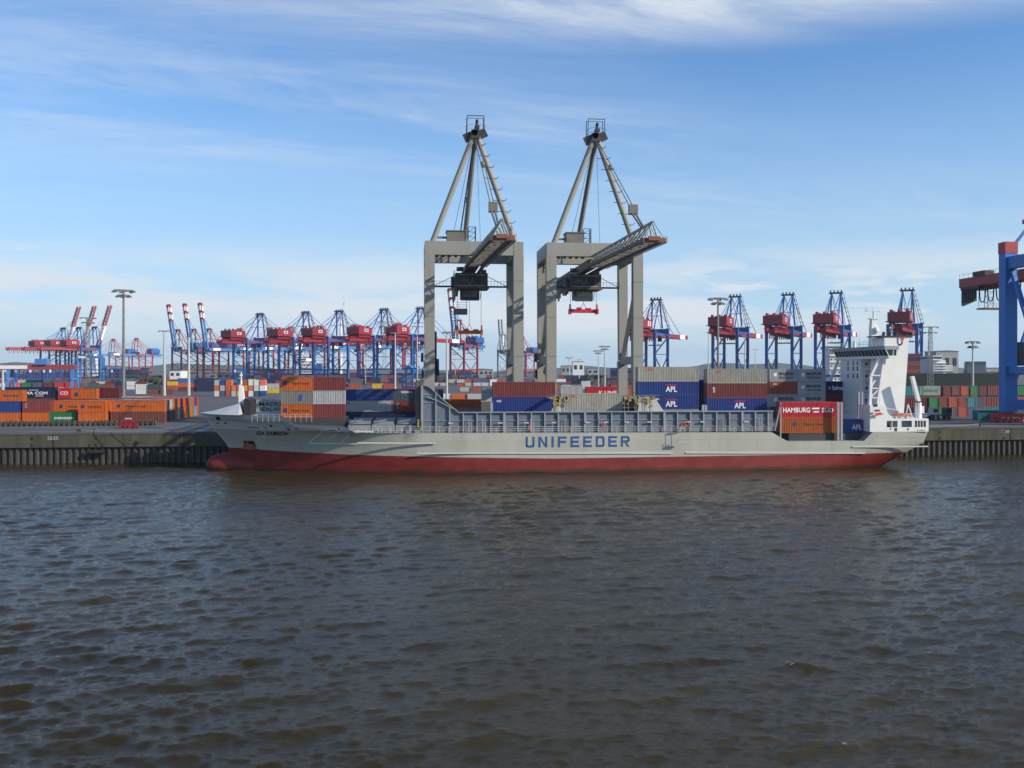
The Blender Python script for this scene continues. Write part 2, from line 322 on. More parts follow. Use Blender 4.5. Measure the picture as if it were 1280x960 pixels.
mc = N.new('ShaderNodeMix'); mc.data_type = 'RGBA'; L.new(cr.outputs[0], mc.inputs[0]); mc.inputs[6].default_value = (0.022, 0.0168, 0.0058, 1); mc.inputs[7].default_value = (0.040, 0.0295, 0.0080, 1)
nf = N.new('ShaderNodeTexNoise'); nf.inputs['Scale'].default_value = 1.1; nf.inputs['Detail'].default_value = 10; nf.inputs['Roughness'].default_value = 0.72; L.new(mp.outputs[0], nf.inputs['Vector'])
at_ = N.new('ShaderNodeAttribute'); at_.attribute_name = 'crest'
fm = N.new('ShaderNodeMapRange'); fm.inputs[1].default_value = 0.62; fm.inputs[2].default_value = 0.68; L.new(nf.outputs[0], fm.inputs[0])
fm2 = N.new('ShaderNodeMath'); fm2.operation = 'MULTIPLY'; L.new(fm.outputs[0], fm2.inputs[0]); L.new(at_.outputs['Fac'], fm2.inputs[1])
mf = N.new('ShaderNodeMix'); mf.data_type = 'RGBA'; L.new(fm2.outputs[0], mf.inputs[0]); L.new(mc.outputs[2], mf.inputs[6]); mf.inputs[7].default_value = (0.55, 0.55, 0.5, 1)
L.new(mf.outputs[2], b.inputs['Base Color'])

# ------------------------------------------------------------------ water
def build_water():
    rng = np.random.default_rng(11)
    ys = [24.0]
    while ys[-1] < 198: ys.append(ys[-1] * 1.0022)
    ys = np.array(ys); ts = np.linspace(-0.78, 1.12, 1080)
    dyr = ys * 0.0022 
    Xg = ys[:, None] * ts[None, :]; Yg = np.repeat(ys[:, None], len(ts), 1)
    H = np.zeros_like(Xg); DX = np.zeros_like(Xg); DY = np.zeros_like(Xg)
    n = 280
    lam = np.exp(rng.uniform(np.log(0.25), np.log(6.5), n))
    th = R_(-80) + rng.normal(0, 1.0, n) * np.where(lam > 1.6, 0.42, 0.55)
    ph = rng.uniform(0, 2 * PI, n)
    for l, t, p in zip(lam, th, ph):
        k = 2 * PI / l; kx, ky = k * math.cos(t), k * math.sin(t)
        slope = 0.0195 * (1.2 if l < 1.2 else 1.05 if l < 2.4 else (2.4 / l) ** 0.7)
        a = slope / k
        w = np.clip((l / (dyr * 1.0) - 2.5) / 3.0, 0, 1)[:, None]
        q = kx * Xg + ky * Yg + p
        H += w * a * (np.cos(q) + 0.16 * np.sin(2 * q)); s_ = np.sin(q) * a * 0.35 * w
        DX -= math.cos(t) * s_; DY -= math.sin(t) * s_
    # gusts: calmer and rougher patches
    g = np.zeros_like(H)
    for _ in range(14):
        l = rng.uniform(25, 90); t = rng.uniform(0, 2 * PI); k = 2 * PI / l
        g += np.cos(k * (math.cos(t) * Xg + 0.6 * math.sin(t) * Yg) + rng.uniform(0, 6.28))
    g = 1.0 + 0.13 * g / 2.0
    g = np.clip(g, 0.6, 1.5); H *= g
    crest = np.clip((H - 0.11) / 0.08, 0, 1)
    V = np.stack([Xg + DX, Yg + DY, H], -1).reshape(-1, 3)
    nr, nc = H.shape
    idx = np.arange(nr * nc).reshape(nr, nc)
    Fq = np.stack([idx[:-1, :-1], idx[:-1, 1:], idx[1:, 1:], idx[1:, :-1]], -1).reshape(-1, 4)
    me = bpy.data.meshes.new('river_water'); me.vertices.add(len(V)); me.vertices.foreach_set('co', V.ravel())
    me.loops.add(Fq.size); me.loops.foreach_set('vertex_index', Fq.ravel().astype(np.int32))
    me.polygons.add(len(Fq)); me.polygons.foreach_set('loop_start', np.arange(0, Fq.size, 4, dtype=np.int32)); me.polygons.foreach_set('loop_total', np.full(len(Fq), 4, dtype=np.int32))
    me.update(); me.polygons.foreach_set('use_smooth', np.ones(len(Fq), dtype=bool))
    a = me.attributes.new('crest', 'FLOAT', 'POINT'); a.data.foreach_set('value', crest.ravel().astype(np.float32))
    me.materials.append(M['water']); o = bpy.data.objects.new('river_water', me); COL.objects.link(o); tag(o, kind='structure')
build_water()
tag(MB().add([(-7000, -600, -0.55), (7000, -600, -0.55), (7000, 7000, -0.55), (-7000, 7000, -0.55)], [(0, 1, 2, 3)]).build('harbour_water', M['water']), kind='structure')

# ------------------------------------------------------------------ land
def slab(name, poly, z, mat, depth=9.0):
    n = len(poly); b = MB()
    b.add([(x, y, z) for x, y in poly] + [(x, y, z - depth) for x, y in poly], [tuple(range(n))] + [(i, n+i, n+(i+1) % n, (i+1) % n) for i in range(n)])
    return tag(b.build(name, mat), kind='structure')
def xy(v): return (v.x, v.y)
def crow(x): return 63 * 1200 / (71 + (x - 325) * 0.0383)            # distance of the crane quay behind, by photo column
c_l = cz(-450, 1065 + (450 - 280) * 0.554 + 25); c_r = cz(640, 1065 - (640 + 280) * 0.554 + 25)
slab('terminal_ground', [(-2600, 198.3), (1500, 198.3), (1500, 330), xy(c_r), xy(c_l), xy(cz(-460, 1560)), xy(cz(-2600, 2700))], GND, M['concrete'])
slab('far_bank_ground', [xy(cz(-3600, 3600)), xy(cz(-640, 1560)), xy(cz(-20, 1150)), xy(cz(900, 560)), xy(cz(3500, 700)), xy(cz(6000, 6000)), xy(cz(-5000, 6000))], GND - 0.6, M['concrete'])
hb = MB(); prev = None
for i in range(241):
    a = R_(-62 + 124 * i / 240) + YAW; r = 5200
    h = 34 + 16 * math.sin(i * 0.09 + 1) + 9 * math.sin(i * 0.31) + 5 * math.sin(i * 0.83 + 2) + random.uniform(-2.5, 2.5)
    cur = [(r*math.sin(a), r*math.cos(a), 0), ((r+150)*math.sin(a), (r+150)*math.cos(a), h), ((r+900)*math.sin(a), (r+900)*math.cos(a), 0)]
    if prev: hb.add(prev + cur, [(0, 3, 4, 1), (1, 4, 5, 2)])
    prev = cur
tag(hb.build('hills', M['hill']), kind='structure')

# quay wall: concrete capping with joints over steel sheet piling
qr = empty('quay_wall', (0, 197.0, 0)); tag(qr, 'stained concrete quay wall over dark steel sheet piling behind the ship', 'quay wall')
b = MB(); b.box(-420, 420, 196.9, 198.4, 5.75, GND + 0.004); b.build('cope', M['concrete'], qr)
b = MB(); jd = MB(); x = -420.0; k = 0
while x < 420:
    b.box(x + 0.12, x + 24.88, 197.0, 197.6, 3.25, 5.746); jd.box(x - 0.12, x + 0.12, 197.25, 197.6, 3.25, 5.74)
    x += 25.0
b.build('concrete_wall', M['oldcon'], qr); jd.build_each('joint', M['dark'], qr)
b = MB(); n = 0; x = -420.0; pts = []
while x < 420:
    pts += [(x, 197.95), (x + 0.45, 197.95), (x + 0.62, 197.45), (x + 1.07, 197.45)]; x += 1.24
v = [(a, c, -4) for a, c in pts] + [(a, c, 3.246) for a, c in pts]
b.add(v, [(i, i+1, len(pts)+i+1, len(pts)+i) for i in range(len(pts)-1)]); b.build('sheet_piling', M['pile'], qr)
b = MB()
for px in (40, 120, 235, 1175, 1255):
    x = X(px, 197)
    for dx_ in (0.0, ): b.box(x - 0.18, x + 0.18, 196.9, 197.0, 4.9, 5.3); b.box(x - 0.18, x + 0.18, 196.9, 197.0, 3.5, 3.9)
b.build_each('fender_socket', M['black'], qr)
lettering('2650', M['greyink'], qr, X(59, 197), -0.03, Zf(550, 65, 197), 2.1, 0.75)
lettering('2660', M['greyink'], qr, X(1252, 197), -0.03, Zf(541, 1262, 197), 1.9, 0.6)
for px in (97, 100, 118, 1140, 1225):
    x = X(px, 197.9); b = MB(); b.tube((x, 197.9, GND), (x, 197.9, GND + 0.55), 0.16, 8).tube((x, 197.9, GND + 0.55), (x, 197.9, GND + 0.7), 0.27, 8)
    o = b.build('mooring_bollard', M['dark'], None, (x, 197.9, GND))
    tag(o, {97: 'dark mooring bollard on the left quay edge, left one of a close pair', 100: 'dark mooring bollard on the left quay edge, right one of a close pair', 118: 'single dark mooring bollard on quay edge between the pair and the bow', 1140: 'dark mooring bollard on quay edge close behind the ship stern', 1225: 'dark mooring bollard on quay edge left of the big blue crane leg'}[px], 'bollard', 'mooring bollards along the quay edge')
x = X(120, 196.6); b = MB(); b.tube((x - 1.6, 196.55, 2.3), (x + 1.6, 196.55, 2.3), 0.45, 10); b.bar((x - 1.2, 196.9, 3.9), (x - 1.2, 196.5, 2.6), 0.08); b.bar((x + 1.2, 196.9, 3.9), (x + 1.2, 196.5, 2.6), 0.08)
tag(b.build('fender', M['black'], None, (x, 196.6, 1.8)), 'black cylindrical fender hanging on the left quay wall', 'fender')
for i, Y in enumerate((201.0, 215.4)):
    b = MB(); b.box(-420, 420, Y - 0.05, Y + 0.05, GND, GND + 0.06); tag(b.build('crane_rail', M['steel']), kind='structure')

# ------------------------------------------------------------------ shipping containers
CW = 2.44
def corr_wall(b, x0, x1, y, sgn, z0, z1, pitch, depth=0.045):
    n = max(2, round((x1 - x0) / pitch)); p = (x1 - x0) / n; pts = []
    for i in range(n):
        a = x0 + i * p
        pts += [(a, 0), (a + p * 0.36, 0), (a + p * 0.5, depth), (a + p * 0.86, depth)]
    pts.append((x1, 0))
    v = [(a, y - sgn * d, z0) for a, d in pts] + [(a, y - sgn * d, z1) for a, d in pts]
    b.add(v, [(i, i+1, len(pts)+i+1, len(pts)+i) for i in range(len(pts)-1)])
_cm = {}
def cont_meshes(Lc, H, fine):
    k = (Lc, H, fine)
    if k in _cm: return _cm[k]
    h = Lc / 2; y = CW / 2
    b = MB(); pit = 0.33 if fine else 0.7
    for s in (-1, 1): corr_wall(b, -h + 0.12, h - 0.12, s * (y - 0.015), s, 0.16, H - 0.12, pit, 0.085)
    # corrugated front end (-X) and roof
    n = 8
    ev = []
    for i in range(n + 1):
        t = -y + 0.1 + (CW - 0.2) * i / n; ev.append((-h + (0.03 if i % 2 else 0.07), t))
    b.add([(a, c, 0.16) for a, c in ev] + [(a, c, H - 0.12) for a, c in ev], [(i, i+1, n+2+i, n+1+i) for i in range(n)])
    b.add([(-h+.1, -y+.1, H-.04), (h-.1, -y+.1, H-.04), (h-.1, y-.1, H-.04), (-h+.1, y-.1, H-.04)], [(0, 1, 2, 3)])
    b.add([(-h+.1, -y+.1, .14), (h-.1, -y+.1, .14), (h-.1, y-.1, .14), (-h+.1, y-.1, .14)], [(3, 2, 1, 0)])
    f = MB()
    for sx_ in (-1, 1):
        for sy_ in (-1, 1):
            cx, cy = sx_ * (h - 0.08), sy_ * (y - 0.08)
            f.box(cx - .08, cx + .08, cy - .08, cy + .08, 0.0, H)
    for sy_ in (-1, 1):
        f.box(-h + .16, h - .16, sy_ * (y - .05) - .05, sy_ * (y - .05) + .05, 0.02, 0.17); f.box(-h + .16, h - .16, sy_ * (y - .04) - .04, sy_ * (y - .04) + .04, H - 0.13, H - 0.01)
    for sx_ in (-1, 1):
        f.box(sx_ * (h - .05) - .05, sx_ * (h - .05) + .05, -y + .16, y - .16, 0.02, 0.17); f.box(sx_ * (h - .05) - .05, sx_ * (h - .05) + .05, -y + .16, y - .16, H - 0.13, H - 0.01)
    d = MB()
    for sy_ in (-1, 1):
        d.box(h - .10, h - .05, min(0.02 * sy_, sy_ * (y - .17)), max(0.02 * sy_, sy_ * (y - .17)), 0.18, H - 0.14)
        for q in (0.35, 0.85): d.tube((h - .02, sy_ * q, 0.2), (h - .02, sy_ * q, H - 0.15), 0.025, 5)
    if fine: r = (b.mesh('container_body', M['cont']), f.mesh('container_frame', M['cont']), d.mesh('container_door', M['cont']))
    else:
        pass
        for o in (f, d): b.add(o.v, o.f)
        r = (b.mesh('container', M['cont']),)
    _cm[k] = r; return r
CC = {'orange': (.50, .115, .015), 'rust red': (.205, .045, .04), 'brown': (.16, .05, .035), 'maroon': (.13, .022, .026), 'blue': (.02, .052, .235), 'navy': (.012, .018, .07),
      'grey': (.40, .41, .41), 'beige': (.385, .37, .305), 'white': (.62, .62, .58), 'green': (.02, .17, .06), 'dark green': (.015, .07, .05), 'teal': (.02, .19, .21),
      'red': (.52, .018, .028), 'slate': (.06, .085, .13), 'yellow': (.55, .39, .03), 'pink': (.60, .13, .11), 'olive': (.22, .17, .02), 'pale green': (.38, .45, .36),
      'dark grey': (.09, .095, .10), 'brick red': (.38, .07, .04), 'bright blue': (.02, .13, .36), 'pale grey': (.45, .46, .45), 'grey brown': (.20, .19, .17), 'light blue': (.12, .28, .42)}
NCONT = [0]; LABELS = {}
def container(col, Xl, Y, Z, Lc, label, group, H=2.59, fine=True, rz=0.0, text=None):
    """Xl: left end (or centre when turned), Y: face towards the river"""
    NCONT[0] += 1
    c = CC[col]; j = random.uniform(0.92, 1.08); c = (c[0] * j, c[1] * j, c[2] * j, 1)
    LABELS[label] = LABELS.get(label, 0) + 1
    loc = (Xl + Lc / 2, Y + CW / 2, Z) if rz == 0 else (Xl, Y + Lc / 2, Z)
    ms = cont_meshes(Lc, H, fine)
    if not fine:
        o = bpy.data.objects.new('shipping_container', ms[0]); COL.objects.link(o); o.location = loc; o.rotation_euler = (0, 0, rz); o.color = c
        return tag(o, label, 'shipping container', group)
    r = empty('shipping_container', loc, rz); tag(r, label, 'shipping container', group)
    for nm, me, k in (('body', ms[0], 1), ('frame', ms[1], 0.86), ('door', ms[2], 0.95)):
        o = bpy.data.objects.new(nm, me); COL.objects.link(o); o.parent = r; o.color = (c[0] * k, c[1] * k, c[2] * k, 1)
    for t in (text or []):
        if t[0] == 'patch':                  # flat square mark: x, z, w, h, material
            _, x, z, w, h_, mt = t
            b = MB(); b.prism([(x, z), (x + w * .92, z), (x + w, z + h_), (x + w * .1, z + h_)], -CW / 2 - 0.006, -CW / 2 + 0.002)
            o = bpy.data.objects.new('emblem', b.mesh('emblem', M[mt])); COL.objects.link(o); o.parent = r
        else:
            s, x, z, w, h_, mt = t; lettering(s, M[mt], r, x, -CW / 2 - 0.004, z, w, h_, 0.02)
    return r
L40, L20 = 12.19, 6.06
ORD = ['first', 'second', 'third', 'fourth', 'fifth', 'sixth', 'seventh', 'eighth', 'ninth', 'tenth', 'eleventh', 'twelfth', 'thirteenth', 'fourteenth', 'fifteenth', 'sixteenth', 'seventeenth', 'eighteenth', 'nineteenth', 'twentieth', 'twenty-first', 'twenty-second', 'twenty-third', 'twenty-fourth', 'twenty-fifth', 'twenty-sixth', 'twenty-seventh', 'twenty-eighth', 'twenty-ninth', 'thirtieth']
def hapag(x=-1.5, w=3.4, z=1.0, e=-2.9): return [('patch', e, z, 0.75, 0.75, 'navyink'), ('Hapag-Lloyd', x, z, w, 0.55, 'blackink')]

# ------------------------------------------------------------------ the feeder ship
YC, HB, YN = 183.25, 11.25, 172.0
ship = empty('container_ship', (30, YC, 0))
tag(ship, 'long pale grey container ship with red boot top moored at the quay', 'ship')
XS, XE = -38.8, 97.2
xw0, xw1, xw2, xw3 = X(965), X(985), X(1080), X(1091)
xf0, xf1, xf2, xf3 = X(352), X(366), X(430), X(444)
def ztop(x):
    main = 7.25 - (x - xf3) * 0.0045
    if x < xf0: return 10.5 - (x - XS) * 0.016
    if x < xf1: return 10.25 + (8.95 - 10.25) * (x - xf0) / (xf1 - xf0)
    if x < xf2: return 8.95 + (8.55 - 8.95) * (x - xf1) / (xf2 - xf1)
    if x < xf3: return 8.55 + (main - 8.55) * (x - xf2) / (xf3 - xf2)
    if x < xw0: return main
    if x < xw1: return main + (5.2 - main) * (x - xw0) / (xw1 - xw0)
    if x < xw2: return 5.2
    if x < xw3: return 5.2 + (6.85 - 5.2) * (x - xw2) / (xw3 - xw2)
    return 6.85
def zboot(x): return 4.05 - 1.6 * min(1, max(0, (x + 34) / 60)) ** 0.75 + 0.006 * max(0, x - 26)
def zknuck(x): return min(7.6 - (x - XS) * 0.004, ztop(x) - 0.05)
# level: stem offset, entrance length, power, run length, run end beam, stern offset
LV = [(lambda x: -4.0, 7.5, 60, 2.0, 40, 0.30, -12), (lambda x: -0.2, 6.0, 57, 1.9, 26, 0.62, -7.5), (lambda x: 1.2, 5.6, 55, 1.95, 22, 0.74, -6.0), (zboot, 5.0, 53, 2.0, 16, 0.86, -3.6),
      (lambda x: min(4.75, ztop(x) - 0.12) if x > 60 else 5.2, 4.3, 50, 2.05, 12, 0.93, -0.6), (zknuck, 2.2, 42, 2.25, 8, 0.965, 0), (ztop, 0.0, 32, 2.35, 8, 0.965, 0)]
st = sorted(set([XS + 0.0001, XS + .25, XS + .6, XS + 1] + [XS + 1.5 + i * 1.15 for i in range(118)] + [xf0, xf1, xf2, xf3, xw0, xw1, xw2, xw3, XE]))
st = [x for x in st if x <= XE]
def hull_pt(l, x):
    zf, off, ent, pw, run, eb, so_ = LV[l]
    t0 = max(0.0, 1 - (x - XS) / 36); X_ = x + off * t0 ** 1.6
    if x > XE - 26: X_ += so_ * ((x - (XE - 26)) / 26) ** 1.5
    t = min(1, max(0, (x - XS) / ent)); hbw = HB * (1 - (1 - t) ** pw)
    hbw = max(hbw, 0.06)
    if x > XE - run: hbw *= 1 - (1 - eb) * ((x - (XE - run)) / run) ** 2.0
    return X_, hbw, zf(x)
hv = []; nst = len(st)
for side in (-1, 1):
    for l in range(7):
        for x in st:
            a, h_, z = hull_pt(l, x); hv.append((a, YC + side * h_, z))
hull = MB(); hull.v = hv
def hid(s, l, i): return (s * 7 + l) * nst + i
for s in (0, 1):
    for l in range(6):
        for i in range(nst - 1):
            q = (hid(s, l, i), hid(s, l, i+1), hid(s, l+1, i+1), hid(s, l+1, i))
            hull.f.append(q if s == 0 else q[::-1])
            hull.m.append(1 if l < 3 else (2 if (l == 5 and st[i] < xf3 - 0.01) else 0))
for l in range(6):
    hull.f.append((hid(0, l, nst-1), hid(1, l, nst-1), hid(1, l+1, nst-1), hid(0, l+1, nst-1))); hull.m.append(1 if l < 3 else 0)
    hull.f.append((hid(0, l, 0), hid(1, l, 0), hid(1, l+1, 0), hid(0, l+1, 0))); hull.m.append(1 if l < 3 else 0)
hull_o = hull.build('hull', [M['hull_grey'], M['hull_red'], M['hull_light']], ship, smooth=False)
for p in hull_o.data.polygons: p.use_smooth = True
for p, q in zip(hull_o.data.polygons, hull.f):
    if abs(p.normal.z) < 2 and p.material_index in (0, 2) and min(v // nst % 7 for v in q) == 5: p.use_smooth = False
hull_o.data.set_sharp_from_angle(angle=R_(22))
b = MB()
for i in range(nst - 1):
    q = []
    for x in (st[i], st[i+1]):
        a, h_, z = hull_pt(6, x); dz_ = 1.0 if x < xf3 else 0.02
        q.append((a, max(h_ - 0.05, 0.01), z - dz_))
    (a0, h0, z0), (a1, h1, z1) = q
    b.add([(a0, YC - h0, z0), (a1, YC - h1, z1), (a1, YC + h1, z1), (a0, YC + h0, z0)], [(0, 1, 2, 3)])
b.build('deck', M['deck'], ship)
# bulb
b = MB(); nb_, na_ = 26, 20
for j in range(nb_ + 1):
    t = j / nb_; x = -38.6 + t * 20
    r = 2.15 * math.sqrt(max(0, 1 - (1 - min(1, t / 0.22)) ** 2)); r = max(r, 0.03)
    ry = r * 0.78 * (1 + 0.5 * t); zc = 0.85 - 1.9 * max(0, t - 0.25) ; 
    for i in range(na_): b.v.append((x + .6, YC + ry * math.cos(2*PI*i/na_), zc + (r + 0.12) * math.sin(2*PI*i/na_)))
for j in range(nb_):
    for i in range(na_): b.f.append((j*na_+i, j*na_+(i+1) % na_, (j+1)*na_+(i+1) % na_, (j+1)*na_+i)); b.m.append(0)
b.build('bulb', M['hull_red'], ship, smooth=True)
# rudder under the counter
b = MB(); b.prism([(X(1104), -2), (X(1126), -2), (X(1129), 2.6), (X(1104), 2.7)], YC - 0.4, YC + 0.4); b.build('rudder', M['hull_red'], ship)
# rubbing strakes and knuckle line
b = MB()
def strake(p0, y0, p1, y1, h_=0.22):
    a, c = at(p0, y0, YN - 0.08), at(p1, y1, YN - 0.08); b.bar(a, c, 0.22, h_)
strake(447, 553.5, 544, 554); strake(521, 566.5, 840, 566.5); strake(857, 566, 1081, 566.5); strake(1065, 558.5, 1160, 558)
strake(443, 539.2, 467, 539.6)
b.build_each('rubbing_strake', M['hull_light'], ship)
# name of the line, in block letters
def block_letters(s, x0, x1, z0, z1, th):
    b = MB(); n = len(s); wI = 0.34; tot = sum(wI if c == 'I' else 1 for c in s); gap = 0.42
    uw = (x1 - x0) / (tot + gap * (n - 1)); h = z1 - z0; x = x0
    for c in s:
        w = uw * (wI if c == 'I' else 1); t = th
        def bx(a, c_, d, e): b.add([(x+a, YN-.02, z0+d), (x+c_, YN-.02, z0+d), (x+c_, YN-.02, z0+e), (x+a, YN-.02, z0+e)], [(0, 1, 2, 3)])
        def qd(*p): b.add([(x+a, YN-.02, z0+c_) for a, c_ in p], [tuple(range(len(p)))])
        k = t * 0.7
        if c == 'U': bx(0, t, k, h); bx(w-t, w, k, h); bx(k, w-k, 0, t); qd((0, k), (k, 0), (k, t), (t, t), (t, t+.01), (0, t+.01)); qd((w-k, 0), (w, k), (w, t), (w-k, t))
        if c == 'N': bx(0, t, 0, h); bx(w-t, w, 0, h); qd((t, h), (t, h-t*1.5), (w-t, 0), (w-t, t*1.5))
        if c == 'I': bx((w-t)/2, (w+t)/2, 0, h)
        if c in 'FE':
            bx(0, t, 0, h); bx(t, w, h-t, h); bx(t, w*.92, (h-t)/2, (h+t)/2)
            if c == 'E': bx(t, w, 0, t)
        if c == 'D': bx(0, t, 0, h); bx(t, w-k, 0, t); bx(t, w-k, h-t, h); bx(w-t, w, k, h-k); qd((w-k, 0), (w, k), (w-t, k+.02), (w-t, t), (w-k, t)); qd((w-k, h), (w-k, h-t), (w-t, h-t), (w, h-k))
        if c == 'R': bx(0, t, 0, h); bx(t, w-k, h-t, h); bx(t, w-k, h*.40, h*.40+t); bx(w-t, w, h*.40+k, h-k); qd((w-k, h), (w-k, h-t), (w-t, h-t), (w, h-k)); qd((w-k, h*.4), (w, h*.4+k), (w-t, h*.4+t), (w-k, h*.4+t)); qd((w*.42, h*.4), (w-t*1.1, 0), (w, 0), (w*.42+t, h*.4))
        x += w + uw * gap
    return b
block_letters('UNIFEEDER', X(657), X(787), Zf(559, 720, YN), Zf(545.4, 720, YN), 0.40).build('lettering', M['blueink'], ship)
rl = rootloc(ship)
def on_hull(px, py, l0=None):
    # a point just outside the port side hull at photo column px and height of row py
    best = None
    for x in np.linspace(XS, XS + 50, 400):
        lv = [hull_pt(l, x) for l in range(7)]
        for l in range(6):
            pass
        z = None
        for it in range(1):
            Y = YN
        # find half breadth at height
        for Yg in (0,):
            pass
        z_ = EYE + (HOR - py) / F_PX * 176
        for l in range(6):
            if lv[l][2] <= z_ <= lv[l+1][2]:
                f = (z_ - lv[l][2]) / (lv[l+1][2] - lv[l][2]); xx = lv[l][0] + f * (lv[l+1][0] - lv[l][0]); hh = lv[l][1] + f * (lv[l+1][1] - lv[l][1])
                p = Vector((xx, YC - hh - 0.03, z_)); u = (p.dot(RT)) / p.dot(FW) * F_PX + 640
                if best is None or abs(u - px) < best[0]: best = (abs(u - px), p)
    return best[1]
def hull_patch(name, mat, px0, px1, py0, py1, n=1, skew=0.0):
    b = MB()
    for i in range(n):
        a, c = px0 + (px1 - px0) * i / n, px0 + (px1 - px0) * (i + 1) / n
        b.add([on_hull(a + skew, py1), on_hull(c + skew, py1), on_hull(c, py0), on_hull(a, py0)], [(0, 1, 2, 3)])
    return b.build(name, mat, ship)
# bow name: letters laid on the flared plating
me = text_mesh('IDA RAMBOW', 0.02, 1.15).copy()
pA, pB, pC = on_hull(321, 543), on_hull(361, 542.8), on_hull(321, 537.8)
ex, ez = pB - pA, pC - pA
nrm = ez.cross(ex).normalized()
if nrm.y > 0: nrm = -nrm
for v in me.vertices: v.co = pA + ex * v.co.x + ez * v.co.y + nrm * 0.12 - rl
me.materials.append(M['blackink']); o = bpy.data.objects.new('lettering', me); COL.objects.link(o); o.parent = ship
hull_patch('hawse_opening', M['black'], 269, 274.5, 521, 525.5, 1, 1.5)
pk = on_hull(311, 556); ak = MB()
for c, r in (((304.5, 551.5), 0),):
    a0, a1, a2, a3 = on_hull(304, 551.3), on_hull(317, 551.3), on_hull(320, 558.5), on_hull(306.5, 558.5)
    ak.add([a0, a1, a2, a3], [(0, 1, 2, 3)])
pocket = ak.build('anchor_pocket', M['black'], ship)
a_ = MB(); p = on_hull(313, 558.5); q = on_hull(311, 553); n_ = Vector((-0.25, -0.35, 0)); a_.bar(p + n_, q + n_, 0.3, 0.3); a_.bar(on_hull(307, 559) + n_, on_hull(319.5, 559) + n_, 0.4, 1.0); a_.build('anchor', M['rustred'], pocket)
for (px, py, w, h_) in ((272, 529.5, 3, 2), (281.8, 529, 3.2, 2.2), (338.5, 531.2, 3.4, 2.4), (370, 534.5, 4, 3), (423.5, 533.6, 2.6, 1.8)):
    o = hull_patch('fairlead', M['dark'], px - w/2, px + w/2, py - h_/2, py + h_/2)
for k, px in enumerate((310.3, 314.2, 318.1, 322, 332)):
    hull_patch('draught_mark', M['blackink'], px - .9, px + .9, 533, 534.6)
for (ax, ay, bx_2, by) in ((386, 552.6, 401.5, 539), (406.8, 552.6, 421.5, 539.3), (425.3, 552.8, 437, 541)):
    b = MB(); b.bar(on_hull(ax, ay), on_hull(bx_2, by), .16, .2); b.build('rubbing_strake', M['hull_light'], ship)
b = MB(); P = [on_hull(px, 552.8) for px in (385, 395, 405, 415, 425, 435, 446)]
for p, q in zip(P[:-1], P[1:]): b.bar(p, q, .2, .2)
b.build('rubbing_strake', M['hull_light'], ship)
hull_patch('scupper', M['dark'], 358, 364.5, 534.5, 536, 1); hull_patch('scupper', M['dark'], 394, 402, 535.2, 536.4, 1); hull_patch('scupper', M['dark'], 411, 419, 535.2, 536.4, 1)
# whale back, foremast and breakwater on the bow
b = MB()
xm = at(300, 504, YC).x; zr = Zf(503.5, 300, YC)
tip = (XS - 0.1, YC, 10.55)
lo_ = [(-36.6, YC - 3.1, 10.43), (-34.0, YC - 5.4, 10.40), (xm + 1.0, YC - 7.3, 10.38)]
hi_ = [(-36.6, YC - 1.2, 10.9), (-34.0, YC - 2.2, 11.6), (xm + 0.4, YC - 2.6, zr)]
mir = lambda p: (p[0], 2 * YC - p[1], p[2])
vv = [tip] + lo_ + hi_ + [mir(p) for p in lo_] + [mir(p) for p in hi_]
b.add(vv, [(0, 1, 4), (1, 2, 5, 4), (2, 3, 6, 5), (0, 10, 7), (7, 10, 11, 8), (8, 11, 12, 9), (0, 4, 10), (4, 5, 11, 10), (5, 6, 12, 11), (3, 9, 12, 6)])
b.build('whaleback', M['hull_light'], ship)
b = MB()
zb_, zmid = 10.2, Zf(481, 302, YC)
x0 = at(299.6, 500, YC).x; x1 = at(310.8, 521, YC).x; x2 = at(303.6, 483, YC).x
b.prism([(x0 - .5, zr - 1.2), (x0 - .1, zr + .2), (x0, zmid), (x2, zmid - 0.3), (x2 + 0.25, zr + 1.0), (x1, zb_)], YC - 0.7, YC + 0.7)
mast = b.build('foremast', M['white'], ship)
b = MB(); b.tube((x0 + .28, YC, zmid), (x0 + .28, YC, Zf(465, 301, YC)), 0.16, 8, 0.1); b.bar((x0 - .1, YC - 1, zmid + 1.2), (x0 - .1, YC + 1, zmid + 1.2), .08); b.box(x0 + .05, x0 + .5, YC - .25, YC + .25, zmid + 1.6, zmid + 1.95); b.build('mast_pole', M['white'], mast)
b = MB(); x3 = at(304.5, 500, YC - 3).x; x4 = at(310.5, 520, YC - 3).x
b.prism([(x3 + .1, 10), (x3 + .1, Zf(498.5, 304, YC - 4)), (x3 + .5, Zf(498.5, 304, YC - 4)), (x3 + 1.3, Zf(501, 308, YC - 4)), (x4 + .4, 10)], YC - 3.2, YC + 3.2); b.build('breakwater', M['black'], ship)
# forecastle railing and stays
b = MB()
for i in range(12):
    x = X(312) + i * 0.95
    b.tube((x, YC - 8.8, 9.2), (x, YC - 8.8, 10.55), .03, 4)
for z in (10.1, 10.5): b.tube((X(312), YC - 8.8, z), (X(312) + 10.5, YC - 8.8, z), .03, 4)
b.build('bow_railing', M['galv'], ship)
